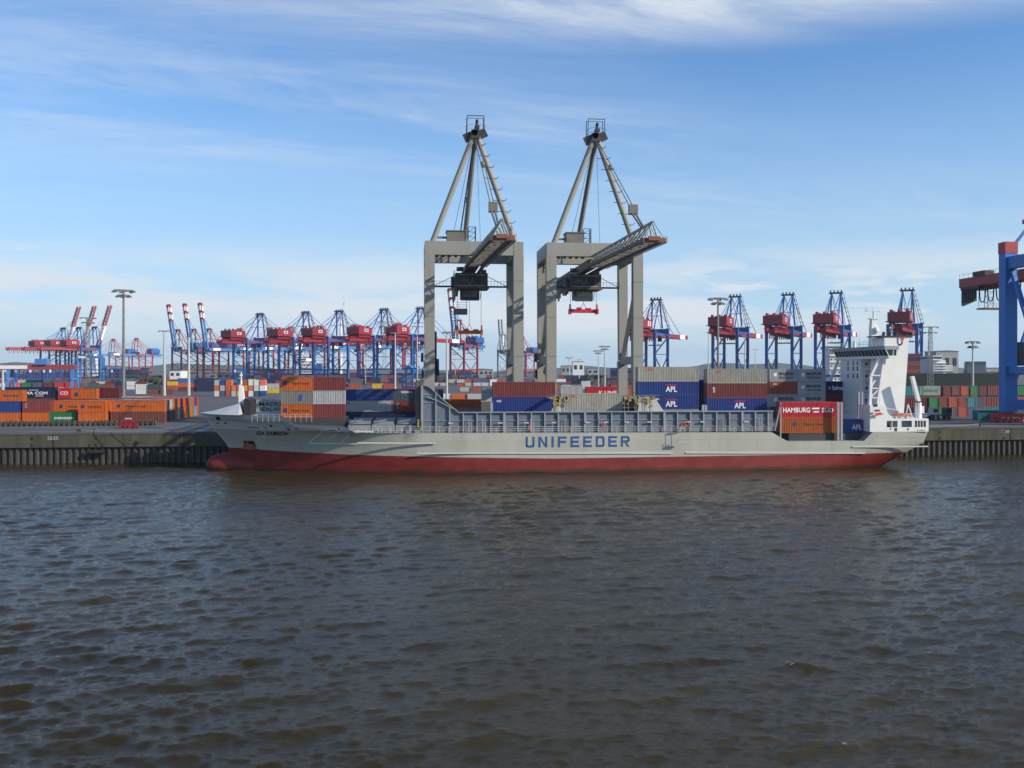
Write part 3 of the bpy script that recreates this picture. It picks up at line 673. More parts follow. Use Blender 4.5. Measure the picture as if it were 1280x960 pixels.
# pedestal below the forward stack, forward hatch covers, deck gear
b = MB(); xa, xb = at(349, 520, 186).x, at(433, 520, 186).x
b.box(xa, xb, 177.2, 193, 7.4, 9.36); b.build('forward_hatch', M['dark'], ship)
b = MB()
for i in range(3):
    b = MB(); x0_ = X(434) + i * 4.25; b.box(x0_, x0_ + 4.05, 174.6, 191.8, 7.1, 8.55 + 0.12 * (i % 2)); b.box(x0_ + .2, x0_ + 3.85, 174.9, 191.5, 8.7, 9.05)
    b.bar((x0_ + .4, 174.7, 9.1), (x0_ + 2.6, 174.7, 9.5), .2)
    b.build('hatch_cover', M['deck'], ship)
b = MB()
for px in (437, 446, 456, 471, 486, 501, 512):
    x = X(px); b.tube((x, 173.3, 7), (x, 173.3, 7.9), .22, 8); b.box(x + .9, x + 1.8, 173.1, 173.8, 7.0, 7.7)
b.build('mooring_gear', M['coam_l'], ship)
# side walls of the open hold, with stiffeners
yw = 174.0
xh0, xh1 = X(526.5, yw), X(966, yw)
ztp = Zf(515.6, 640, yw)
crv = [(X(528, yw), Zf(481.5, 530, yw)), (X(533, yw), Zf(481.8, 533, yw)), (X(538, yw), Zf(484.5, 538, yw)), (X(545, yw), Zf(491, 545, yw)), (X(552, yw), Zf(498, 552, yw)), (X(560, yw), Zf(504.8, 560, yw)), (X(568, yw), Zf(511, 568, yw)), (X(573.5, yw), ztp)]
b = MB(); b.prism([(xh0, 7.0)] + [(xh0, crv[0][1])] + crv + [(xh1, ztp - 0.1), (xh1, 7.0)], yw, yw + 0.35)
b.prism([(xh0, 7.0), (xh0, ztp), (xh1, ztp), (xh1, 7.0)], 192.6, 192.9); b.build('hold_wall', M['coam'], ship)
b = MB()
def wall_top(x):
    for (a, z0), (c, z1) in zip(crv[:-1], crv[1:]):
        if a <= x <= c: return z0 + (z1 - z0) * (x - a) / (c - a)
    return ztp if x > crv[-1][0] else crv[0][1]
x = xh0 + 0.15; k = 0
while x < xh1:
    w = 0.10 if k % 6 else 0.2
    b.box(x - w, x + w, yw - 0.42, yw - 0.002, 7.1, wall_top(x) - 0.05); x += 2.48; k += 1
for (a, z0), (c, z1) in zip(crv[:-1], crv[1:]): b.bar((a, yw - .1, z0), (c, yw - .1, z1), .75, .16)
b.box(crv[-1][0], xh1, yw - .5, yw + .5, ztp - 0.02, ztp + 0.13)
lowc = [(a, z - 2.9 if z - 2.9 > ztp else None) for a, z in crv]
pts = [(X(533, yw), Zf(496, 533, yw)), (X(545, yw), Zf(500, 545, yw)), (X(556, yw), Zf(505.5, 556, yw)), (X(566, yw), Zf(511, 566, yw))]
for (a, z0), (c, z1) in zip(pts[:-1], pts[1:]): b.bar((a, yw - .1, z0), (c, yw - .1, z1), .6, .16)
b.build('stiffener', M['coam_l'], ship)
b = MB()
for z in (8.15, 9.3, 12.6, 14.0):
    if z < ztp: b.box(xh0, xh1, yw - .16, yw - .004, z - .05, z + .05)
    else: b.box(xh0, X(540 if z > 13 else 548, yw), yw - .16, yw - .004, z - .05, z + .05)
b.build_each('longitudinal', M['coam_l'], ship)
b = MB(); random.seed(3)
for px in (560, 586, 603, 622, 655, 663, 689, 706, 716, 731, 748, 754, 780, 808, 829, 856, 874, 903, 929, 948):
    x = X(px, yw); t = random.choice((0, 0, 1))
    if t: b.tube((x, yw - .45, 7.2), (x, yw - .45, 9.6), .045, 5); b.tube((x + .5, yw - .45, 7.2), (x + .5, yw - .45, 9.2), .045, 5)
    else: b.box(x, x + .85, yw - .6, yw - .42, 8.75, 9.0)
b.build_each('deck_fitting', M['galv'], ship)
b = MB()
for px in (660, 752, 850): b.box(X(px, yw), X(px, yw) + .35, yw - .62, yw - .43, 7.6, 8.5)
b.build_each('hose_box', M['red'], ship)
b = MB(); c0 = Vector((X(857.5, yw), yw - .55, Zf(529.5, 857, yw)))
for i in range(14):
    a0, a1 = 2*PI*i/14, 2*PI*(i+1)/14; b.tube(c0 + Vector((math.cos(a0)*.38, 0, math.sin(a0)*.38)), c0 + Vector((math.cos(a1)*.38, 0, math.sin(a1)*.38)), .09, 5)
b.build('lifebuoy', M['orange'], ship)
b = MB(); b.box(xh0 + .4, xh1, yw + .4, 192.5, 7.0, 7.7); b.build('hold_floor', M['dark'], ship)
b = MB(); b.box(at(520, 500, 176).x, at(528.5, 500, 176).x, 174.2, 192.4, 7.0, Zf(476.5, 525, 175)); b.build('wave_screen', M['brownplate'], ship)
b = MB(); b.tube((X(527.5), 173.2, 7.1), (X(527.5), 173.2, 9.2), .12, 6); b.box(X(522), X(524), 173.1, 173.5, 8.2, 9.6); b.build('deck_locker', M['yellow'], ship)
# main deck railing
b = MB(); x = X(441)
while x < xw0 + .4:
    z = ztop(x); b.bar((x, YN + .25, z), (x, YN + .25, z + 1.05), .06); x += 1.7
for dz_ in (.4, .72, 1.05): b.bar((X(441), YN + .25, ztop(X(443)) + dz_), (xw0 + .4, YN + .25, ztop(xw0) + dz_), .055)
b.build('deck_railing', M['galv'], ship)
# lashing platforms on the hold edge
def lash(px0, px1, flip=False):
    x0, x1 = X(px0, 174.6), X(px1, 174.6); z0, z1 = ztp + .14, Zf(498, 700, 174.6)
    b = MB()
    pl = [(x0, z0), (x1, z0), (x1 - (.3 if not flip else 1.6), z1), (x0 + (1.6 if not flip else .3), z1)]
    b.prism(pl, 174.3, 174.55); b.prism(pl, 191.6, 191.9); b.box(x0 + .8, x1 - .8, 174.56, 191.5, z1 - .35, z1 - .1)
    r = b.build('lashing_bridge', M['lightcon'] if False else M['galv'], ship)
    return r, x0, x1, z0, z1
for a in ((688, 707, False), (797, 829, True)):
    r, x0, x1, z0, z1 = lash(*a)
    b = MB(); random.seed(int(a[0]))
    for i in range(7):
        x = x1 - 1.2 + random.uniform(-1.2, 1.6) if not a[2] else x0 + random.uniform(-3.2, 3.2)
        b.box(x, x + .5, 174.0, 174.28, z0 + random.uniform(.9, 2.4), z0 + 2.7); b.tube((x, 174.1, z0), (x, 174.1, z1 + .5), .05, 5)
        for k_ in range(3): b.ball((x + random.uniform(-.4, .5), 174.05, z0 + random.uniform(1, 2.6)), .17, .17, .17, 7, 5)
    for z in (z1 + .5, z1): b.tube((x1 - 3 if not a[2] else x0 - 3, 174.1, z), (x1 + 1 if not a[2] else x0 + 4, 174.1, z), .04, 5)
    b.build('lashing_rack', M['yellow'], r)
b = MB(); xl = X(601, 178); b.box(xl, xl + 1.6, 177, 178.5, 7.8, Zf(502, 601, 178)); r = b.build('tool_cage', M['brownplate'], ship)
b = MB(); b.box(xl - .05, xl + 1.65, 176.95, 178.55, Zf(502, 601, 178) + .003, Zf(501, 601, 178)); b.build('cage_rim', M['yellow'], r)
b = MB()
for px in (613, 877, 880.5): b.box(X(px, 175), X(px, 175) + .42, 174.7, 175.1, 7.5, Zf(503 if px < 700 else 506, px, 175))
for px in (1045.5, 1049.7): b.box(X(px, 173.6), X(px, 173.6) + .40, 173.2, 173.6, 5.1, Zf(502.5, px, 173.6))
b.box(X(974.5, 174), X(974.5, 174) + .2, 173.7, 173.9, 5.2, Zf(503, 975, 174)); b.bar((X(968, 174), 173.8, 7.1), (X(975, 174), 173.8, Zf(506, 975, 174)), .2)
for px in (1072, 1076): b.box(X(px, 178), X(px, 178) + .35, 177.7, 178.1, 5.1, Zf(490, px, 178))
b.build_each('cell_guide', M['coam_l'], ship)
b = MB(); b.box(X(986, 174.4), X(1083, 174.4), 174.3, 192, 5.12, 6.55); b.build('aft_hatch', M['dark'], ship)
# boat davit hanging over the side
b = MB(); p0 = at(846, 541, YN); xx = p0.x
b.bar((xx, YN + .2, 7.1), (xx, YN - 1.3, 7.9), .16); b.bar((xx + 1.1, YN + .2, 7.1), (xx + 1.1, YN - 1.3, 7.9), .16); b.bar((xx, YN - 1.3, 7.9), (xx + 1.1, YN - 1.3, 7.9), .12)
b.box(xx - .3, xx + 1.2, YN - 1.5, YN - 1.0, 5.3, 5.5); b.bar((xx, YN - 1.25, 5.5), (xx, YN - 1.3, 7.9), .05); b.bar((xx + 1.1, YN - 1.25, 5.5), (xx + 1.1, YN - 1.3, 7.9), .05)
for i in range(5): b.bar((xx - .2 + .3 * i, YN - 1.5, 5.5), (xx - .2 + .3 * i, YN - 1.5, 6.4), .05)
b.build('pilot_davit', M['galv'], ship)
# --- aft superstructure
zp = Zf(523.5, 1130, YN)                                          # top of the poop house
xp0, xp1 = X(1087.5), XE - 0.05
b = MB(); holes = [(X(1108.5), X(1122)), (X(1127), X(1140)), (X(1143.5), X(1157.5))]
z0, z1, z2, z3 = 6.86, Zf(534, 1130, YN), Zf(526, 1130, YN), zp
yo = YN + .012
b.box(xp0, xp1, yo, yo + .12, z0, z1); b.box(xp0, xp1, yo, yo + .12, z2 + .002, z3)
xs = [xp0] + [v for h in holes for v in h] + [xp1]
for i in range(0, len(xs), 2): b.box(xs[i], xs[i+1], yo, yo + .12, z1 + .002, z2)
b.box(xp1 - .12, xp1, yo + .122, 2*YC - YN, z0, z3); b.box(xp0, xp0 + .12, yo + .122, 2*YC - YN, z0, z3); b.box(xp0 + .12, xp1 - .12, yo + .122, 2*YC - YN, z3 - .1, z3 - .003)
for i, (a, c) in enumerate(holes):
    n_ = (1, 0, 3)[i]
    for k in range(n_): xx = a + (c - a) * (k + 1) / (n_ + 1); b.box(xx - .06, xx + .06, yo + .03, yo + .1, z1 + .004, z2 - .002)
b.box(xp0 + .13, xp1 - .13, yo + 2.5, yo + 2.6, z0, z3 - .12)
poop = b.build('poop_house', M['white'], ship)
b = MB()
for px in (1113, 1145): b.ball((X(px), YN + .6, z1 + .35), .38, .3, .38, 8, 6)
b.build_each('winch', M['dark'], poop)
hp = MB(); hp.box(X(1112.5), X(1114), YN - .02, YN, 7.25, 7.55); hp.box(X(1118), X(1121.5), YN - .02, YN, 6.95, 7.6); hp.box(X(1134), X(1136), YN - .02, YN, 7.15, 7.5); hp.build_each('port_hole', M['dark'], poop)
lettering('IDA RAMBOW', M['blackink'], ship, X(1146.3) - rl.x, YN - .02 - rl.y, 7.0, 1.6, .22)
zs = Zf(506, 1095, YN)
b = MB(); b.box(xp0, X(1107), yo, yo + .12, zp + .002, zs); b.prism([(X(1107), zp + .002), (X(1118), zp + .002), (X(1110), zp + 1.0), (X(1107), zs)], yo, yo + .12)
b.box(xp0, xp0 + .1, yo + .122, 176.5, zp + .002, zs); b.build('side_screen', M['white'], ship)
b = MB(); b.box(X(1092.5, 171.9), X(1097, 171.9), 171.9, 171.96, Zf(508, 1095, YN), Zf(505.3, 1095, YN)); b.build('side_light_box', M['black'], ship)
# flag hoist near the screen
b = MB(); fx, fz = X(1094.5, 171.4), Zf(520, 1095, 171.4)
b.add([(fx, 171.4, fz), (fx + 1.6, 171.3, fz + .3), (fx + 1.0, 171.5, fz + .7), (fx - .2, 171.4, fz + .5)], [(0, 1, 2, 3)], 0); b.add([(fx - .2, 171.39, fz + .8), (fx + .9, 171.3, fz + .85), (fx + .8, 171.5, fz + 1.2), (fx - .3, 171.39, fz + 1.2)], [(0, 1, 2, 3)], 1)
o = b.build('flag', [M['redink'], M['navyink']], ship)
xb0 = 89.6
zbw = Zf(447.5, 1090, 176)         # underside of the bridge deck
b = MB(); b.box(xb0, 96.3, 184, 193.2, 6.9, zbw)
acc = b.build('accommodation', M['white'], ship)
b = MB(); fw = xb0 - .02
for z in (Zf(461, 1060, 187), Zf(453, 1060, 187) - .2):
    for Y in (185.4, 187.2, 189.6): b.box(fw, fw + .03, Y - .28, Y + .28, z - .45, z + .45)
for z in (Zf(470, 1060, 187),):
    for Y in (185.4, 187.2, 189.6): b.box(fw, fw + .03, Y - .28, Y + .28, z - .45, z + .45)
for i, py in enumerate((455, 470, 485, 500)):
    b.box(at(1081.5, py, 184).x, at(1084.5, py, 184).x, 183.97, 184.0, Zf(py + 1.5, 1083, 184), Zf(py - 1.5, 1083, 184))
b.build_each('window', M['glass'], acc)
# bridge: a strip of raked windows across the full beam
zw0, zw1, zr_ = Zf(444.6, 1100, 173), Zf(437.2, 1100, 173), Zf(432.5, 1100, 173)
ya, yb = 172.1, 194.4
b = MB(); b.box(xb0 - .3, 91.0, ya, yb, zbw - .15, zw0); b.box(xb0 - .25, 96, 178, 190, zbw, zw0 - .002); b.box(91.02, 96, 178.2, 190, zw0, zw1)
bridge = b.build('bridge', M['white'], ship)
b = MB(); b.prism([(xb0 - .28, zw0 + .003), (90.95, zw0 + .003), (91.1, zw1), (xb0 - .9, zw1)], ya + .1, yb - .1); gl = b.build('bridge_windows', M['glass'], bridge)
b = MB(); n_ = 15
for i in range(n_ + 1):
    Y = ya + .12 + (yb - ya - .24) * i / n_; b.bar((xb0 - .31, Y, zw0), (xb0 - .93, Y, zw1), .12, .06, up=(0, 1, 0))
for x in (xb0 - .25, 90.2, 90.9): b.bar((x - (0 if x > 90 else 0.0), ya + .07, zw0), (x + .05 - (.6 if x < 90 else 0), ya + .07, zw1), .12, .06, up=(0, 1, 0))
b.build('mullion', M['white'], gl)
b = MB(); b.box(xb0 - 1.15, 91.3, ya - .1, yb + .1, zw1 + .003, zr_); b.box(91.3, 96.2, 177.8, 190.3, zw1 + .003, zr_); roof = b.build('bridge_roof', M['coam_l'], bridge)
b = MB()
Y = ya
while Y < yb: b.tube((xb0 - .9, Y, zr_), (xb0 - .9, Y, zr_ + 1), .03, 4); Y += 1.3
for z in (.5, 1.0): b.tube((xb0 - .9, ya, zr_ + z), (xb0 - .9, yb, zr_ + z), .03, 4); b.tube((xb0 - .9, ya, zr_ + z), (91.2, ya, zr_ + z), .03, 4)
b.build('roof_railing', M['white'], roof)
# wing support: bracing and stairs
b = MB()
q = lambda px, py: tuple(at(px, py, 173.4))
b.bar(q(1099, 447.6), q(1088.5, 470), .55, .45); b.bar(q(1088.5, 470), q(1087.5, 506), .5, .45)
b.bar(q(1105.5, 447.6), q(1101, 478), .5, .4); b.bar(q(1101, 478), q(1097.5, 500), .45, .4); b.bar(q(1097.5, 500), q(1098, 507), .45, .4)
for py in (469, 485, 497): b.bar(q(1088.3, py), q(1100, py + .5), .28, .2)
b.bar(q(1088, 497), q(1100, 485), .22, .2); b.bar(q(1088.4, 485), q(1094, 475), .22, .2)
b.build('wing_support', M['white'], ship)
b = MB(); 
for i, py in enumerate((462, 476, 490, 504)): b.box(xb0 + .6, 91.78, 178.6, 183.9, Zf(py, 1095, 178), Zf(py, 1095, 178) + .12)
b.box(91.8, 92.0, 176.8, 183.95, zp, zbw); b.build('stair_landing', M['white'], ship)
# funnel casing
yf = 176.4
fp = [(at(1100, 500, yf).x, zp), (at(1100, 500, yf).x, Zf(500, 1100, yf)), (at(1105, 448, yf).x, Zf(448, 1105, yf)), (at(1105.5, 421.5, yf).x, Zf(421.5, 1105, yf)), (at(1136.5, 421, yf).x, Zf(421, 1136, yf)), (at(1133, 470, yf).x, Zf(470, 1133, yf)), (at(1129.5, 508, yf).x, zp)]
b = MB(); b.prism(fp, yf, yf + 5.2); fun = b.build('funnel', M['white'], ship)
b = MB(); zt = fp[4][1]; b.box(fp[3][0] - .9, fp[4][0] + .55, yf - .25, yf + 5.4, zt + .003, zt + .22)
for i in range(3): b.tube((fp[3][0] + 1.0 + i * 1.3, yf + 2.5, zt + .2), (fp[3][0] + 1.2 + i * 1.3, yf + 2.5, zt + 1.0), .3, 8)
b.build('funnel_top', M['dark'], fun)
b = MB(); lx, lz = at(1121, 432, yf).x, Zf(432, 1122, yf); ye = yf - .02
def fl(pts_, mi): b.add([(lx + a, ye, lz + c) for a, c in pts_], [tuple(range(len(pts_)))], mi)
fl([(0, .5), (.35, .5), (.35, 1.5), (0, 1.5)], 0); fl([(0, .5), (.3, 0), (.9, 0), (1.25, .5), (.9, .5), (.7, .35), (.45, .35), (.35, .5)], 0); fl([(.75, .95), (1.3, .95), (1.55, 1.5), (.75, 1.5)], 1); fl([(.9, .5), (1.25, .5), (1.25, .85), (.9, .85)], 0)
b.build('emblem', [M['navyink'], M['redink']], fun)
# radar mast
b = MB(); mx_, my_ = at(1092, 430, 184).x, 184.0
zt_ = Zf(385, 1093, 184); zq = lambda py: Zf(py, 1093, 184)
b.taper((mx_, my_, zr_), (mx_, my_, zq(398)), 1.7, 1.3, 1.1, .9); b.tube((mx_, my_, zq(398)), (mx_, my_, zt_), .22, 8, .12)
b.box(mx_ - 1.6, mx_ + 1.4, my_ - .3, my_ + .3, zq(389.5), zq(388.5)); b.box(mx_ - .9, mx_ + .9, my_ - .6, my_ + .6, zq(399), zq(398)); b.box(mx_ - .7, mx_ + .7, my_ - .5, my_ + .5, zq(409), zq(408)); 
b.ball((mx_ + .2, my_ - .7, zq(413)), .55, .55, .7); b.bar((mx_ - 1.7, my_ - .3, zq(388)), (mx_ - 1.4, my_ - .3, zq(385)), .25); b.box(mx_ + 1.1, mx_ + 1.9, my_ - .2, my_ + .2, zq(390), zq(388))
for i in range(9): b.bar((mx_ - .7, my_ - .5, zq(428 - 3.3 * i)), (mx_ + .7, my_ - .5, zq(426.5 - 3.3 * i)), .05)
b.build('radar_mast', M['white'], ship); b = MB()
for px in (1086.5, 1088.5): xx = at(px, 430, 186).x; b.tube((xx, 186, zr_), (xx, 186, zq(402)), .06, 5); b.bar((xx - .5, 186, zq(405)), (xx + .5, 186, zq(405)), .05)
for px in (1064, 1071, 1112): xx = at(px, 430, 184).x; b.tube((xx, 183, zr_), (xx, 183, zq(419 if px < 1100 else 405)), .05, 5)
b.build_each('antenna', M['white'], ship)
b = MB(); xx = at(1068, 430, 190).x; b.tube((xx, 190, zr_), (xx, 190, zq(425)), .35, 8); b.build('vent_pipe', M['white'], ship)
# far wing strut seen under the bridge on the inland side
b = MB(); b.bar((xb0 - .1, 194, zbw - .2), (xb0 - 1.9, 194, Zf(478, 1043, 194)), .5); b.bar((xb0 - 1.9, 194, Zf(478, 1043, 194)), (xb0 - 2.0, 194, 6), .5); b.build('wing_support', M['white'], ship)
# deck crane on the poop
b = MB(); cx = at(1148, 520, 174).x; b.tube((cx, 174, zp), (cx, 174, Zf(503, 1148, 174)), .6, 12, .55); b.box(cx - .5, cx + .95, 173.6, 174.4, zp + 1.0, zp + 2.3); crn = b.build('deck_crane', M['white'], ship)
b = MB(); b.tube((cx, 174, Zf(502.9, 1148, 174)), (cx, 174, Zf(501.5, 1148, 174)), .6, 12); b.build('slew_ring', M['black'], crn)
b = MB(); b.bar((cx, 174, Zf(501.6, 1147, 174)), tuple(at(1140, 470.5, 174)), .75, .6); b.build('jib', M['white'], crn)
b = MB()
for (x0, x1) in ((X(1108), xp1),):
    x = x0
    while x < x1: b.tube((x, YN + .2, zp), (x, YN + .2, zp + .95), .035, 4); x += 1.2
    for z in (.5, .95): b.tube((x0, YN + .2, zp + z), (x1, YN + .2, zp + z), .035, 4)
a1, a2 = at(1132, 521, 174).x, at(1137, 521, 174).x
b.bar((a1, 174, zp), (a1 + .5, 174, Zf(505, 1133, 174)), .15); b.bar((a2 + .6, 174, zp), (a1 + .5, 174, Zf(505, 1133, 174)), .15); b.bar((X(1128), 174, zp + 1.6), (X(1110), 174, zp + 2.1), .1)
b.build('poop_railing', M['white'], ship)
rb = empty('rescue_boat', (at(1126, 521, 174).x, 174, zp)); tag(rb, 'small orange red rescue boat lying on the white poop deck of the ship', 'boat')
b = MB(); bx_, bz = rb.location.x, zp + .28; ln = 2.0
for j in range(9):
    t = -1 + 2 * j / 8; w = .85 * (1 - abs(t) ** 3 * .75); h_ = .25 * max(0, t) ** 2
    for i in range(7):
        a = PI + PI * i / 6; b.v.append((bx_ + t * ln, 174 + w * math.cos(a), bz + .55 + .6 * math.sin(a) * (1 - .4 * abs(t) ** 3) + h_))
for j in range(8):
    for i in range(6): b.f.append((j*7+i, j*7+i+1, (j+1)*7+i+1, (j+1)*7+i)); b.m.append(0)
b.f.append(tuple(range(7))); b.m.append(0); b.f.append(tuple(range(56, 63))); b.m.append(0)
b.build('boat_hull', M['orange'], rb)
b = MB(); b.box(bx_ - 1.5, bx_ + 1.4, 173.4, 174.6, bz + .56, bz + .72); b.box(bx_ - 1.0, bx_ - .5, 173.9, 174.1, bz + .73, bz + 1.0); b.build('boat_cover', M['rustred'], rb)
b = MB(); b.box(bx_ - 1.2, bx_ - 1.0, 173.5, 174.5, zp, bz + .1); b.box(bx_ + 1.0, bx_ + 1.2, 173.5, 174.5, zp, bz + .1); b.build('cradle', M['white'], rb)

# ------------------------------------------------------------------ containers on board
G = 'containers stowed on the ship'
def stack(px, Y, z, items, Lc):
    """items from the bottom up: colour, height, label, text"""
    xl = at(px, HOR, Y).x
    for col, h, lab, tx in items: container(col, xl, Y, z, Lc, lab, G, H=h, text=tx); z += h
maersk = [('MAERSK', -1.1, 1.35, 3.3, .62, 'blackink'), ('SEALAND', -1.0, .65, 3.1, .4, 'blackink'), ('patch', -2.2, 1.1, .7, .7, 'whiteink')]
def apl(l): return [('APL', -.6, .55, 2.3, 1.1, 'whiteink'), ('AMERICAN', -.6, 1.8, 2.3, .28, 'redink')]
ooclt = [('OOCL', -l_, 1.95, 1.5, .42, 'redink') for l_ in (4.2,)]
stack(351.3, 186, 9.36, [('orange', 2.59, 'orange container with dark lettering, bottom left of the forward stack behind the bow', hapag(-1.0, 3.2, 1.1, -2.6)),
    ('grey brown', 2.59, 'dirty grey brown container in the middle left of the forward ship stack', [('patch', .2, .7, .8, 1.1, 'blueink')]),
    ('orange', 2.59, 'orange container with dark lettering, top left of the forward ship stack', hapag(-1.0, 3.2, 1.1, -2.6))], L20)
stack(390.9, 186, 9.36, [('rust red', 2.59, 'rust red container at the bottom right of the forward ship stack', None),
    ('pale grey', 2.59, 'whitish scuffed container in the middle right of the forward ship stack', [('patch', -2.2, .5, .9, .5, 'greyink')]),
    ('rust red', 2.59, 'rust red container at the top right of the forward ship stack', None)], L20)
stack(616.3, 185.5, 7.75, [('beige', 2.59, 'beige container mostly sunk in the hold under the plain blue one', None), ('blue', 2.9, 'plain bright blue container below the lone rust red one, right of the left grey crane', [('GE', -5.4, 1.9, .9, .4, 'whiteink')]),
    ('rust red', 2.9, 'rust red container on plain blue one, between the two grey cranes', None)], L40)
stack(701.5, 185.5, 8.1, [('grey', 2.9, 'grey container with dark lettering low in the hold at the right crane foot', [('MAERSK LINE', -4.3, 1.7, 3.1, .42, 'blackink')]),
    ('beige', 2.9, 'beige container with red letters on the grey one at the right crane foot', [('OOCL', -4.4, 2.1, 1.5, .45, 'redink')])], L40)
stack(797.8, 184.5, 8.12, [('grey', 2.59, 'grey container in the hold under the two navy ones with white letters', [('patch', -3.8, 1.7, .5, .5, 'redink')]), ('blue', 2.9, 'blue container with white letters, lower of a stacked pair under a beige one', apl(0)),
    ('blue', 2.59, 'blue container with white letters, upper of a stacked pair directly under a beige one', apl(0)), ('beige', 2.9, 'beige container with red letters topping two blue ones beside the right crane leg', [('OOCL', -4.4, 2.1, 1.5, .45, 'redink')])], L40)
stack(884.2, 184.5, 7.75, [('beige', 2.59, 'beige container barely showing above the hold edge under a blue one', None), ('blue', 2.59, 'blue container with white letters directly below a rust red one', apl(0)),
    ('rust red', 2.9, 'rust red container sandwiched between a beige one above and a blue one below', [('TEX', -5.0, 1.1, .5, 1.0, 'whiteink')]), ('beige', 2.9, 'beige container with red letters, topping the stack left of the small grey ones', [('OOCL', -4.4, 2.1, 1.5, .45, 'redink')])], L40)
stack(873.5, 188.6, 8.1, [('navy', 2.9, 'navy container end low between the two beige topped stacks', None), ('slate', 2.9, 'slate container end in the middle between the beige topped stacks', None), ('blue', 2.59, 'blue container end peeping out between the two beige topped stacks', None)], L20)
stack(962.2, 192, 8.3, [('slate', 2.59, 'dark container behind the red and orange pair, bottom left tier', None), ('grey', 2.59, 'grey lettered container just above the red one with white lettering, left column', maersk), ('brick red', 2.59, 'brick red container between two grey lettered ones', [('OO', -2.3, 1.9, .8, .4, 'whiteink')]),
    ('grey', 2.59, 'grey lettered container on top of the brick red one', maersk)], L20)
stack(997.0, 192, 8.3, [('slate', 2.59, 'dark container behind the red and orange pair, bottom right tier', None), ('grey', 2.59, 'grey lettered container, lowest visible of the right column of three grey ones', maersk), ('grey', 2.59, 'grey lettered container, middle of the column of three grey ones', maersk),
    ('grey', 2.59, 'grey lettered container, top of the column of three beside the bridge', maersk)], L20)
stack(1032.5, 192, 8.2, [('maroon', 2.59, 'maroon container at the bottom of the stack in front of the bridge house', [('GESEACO', -1, .9, 2.4, .5, 'greyink')]), ('maroon', 2.59, 'dark red container under the navy one before the bridge house', None),
    ('navy', 2.75, 'navy container with white script lettering before the white bridge house', [('Safmarine', -1.7, .95, 4.0, .85, 'whiteink'), ('patch', -2.5, 1.1, .5, .5, 'greyink')])], L20)
stack(976.3, 174.5, 6.6, [('orange', 2.9, 'orange container with dark lettering on the low aft deck under the red one', hapag(-1.6, 3.8, 1.3, -3.9)), ('red', 2.9, 'bright red container with white lettering on the orange one at the aft deck', [('HAMBURG', -5.7, .95, 5.3, .95, 'whiteink'), ('SÜD', 1.9, .95, 2.3, 1.05, 'whiteink'), ('patch', -.1, 1.55, 1.6, .3, 'whiteink'), ('patch', .2, .95, 1.2, .25, 'whiteink')])], L40)
stack(1049.5, 174.6, 6.62, [('blue', 2.45, 'small blue container with white letters at the foot of the bridge house', [('APL', -.6, .55, 2.0, .95, 'whiteink'), ('AMERICAN', -.6, 1.65, 2.0, .25, 'redink')])], L20)
container('grey', at(316, HOR, 222).x, 222, GND + 2.9, L40, 'grey container with large dark lettering on the quay behind the ship foremast', 'containers stacked along the quay', H=2.9, text=[('MAERSK', -4.7, 1.3, 6.3, 1.0, 'blackink'), ('SEALAND', -4.7, .25, 6.3, .8, 'blackink')])
container('slate', at(316, HOR, 222).x, 222, GND, L40, 'slate container under the grey one with large lettering behind the foremast', 'containers stacked along the quay', H=2.9)

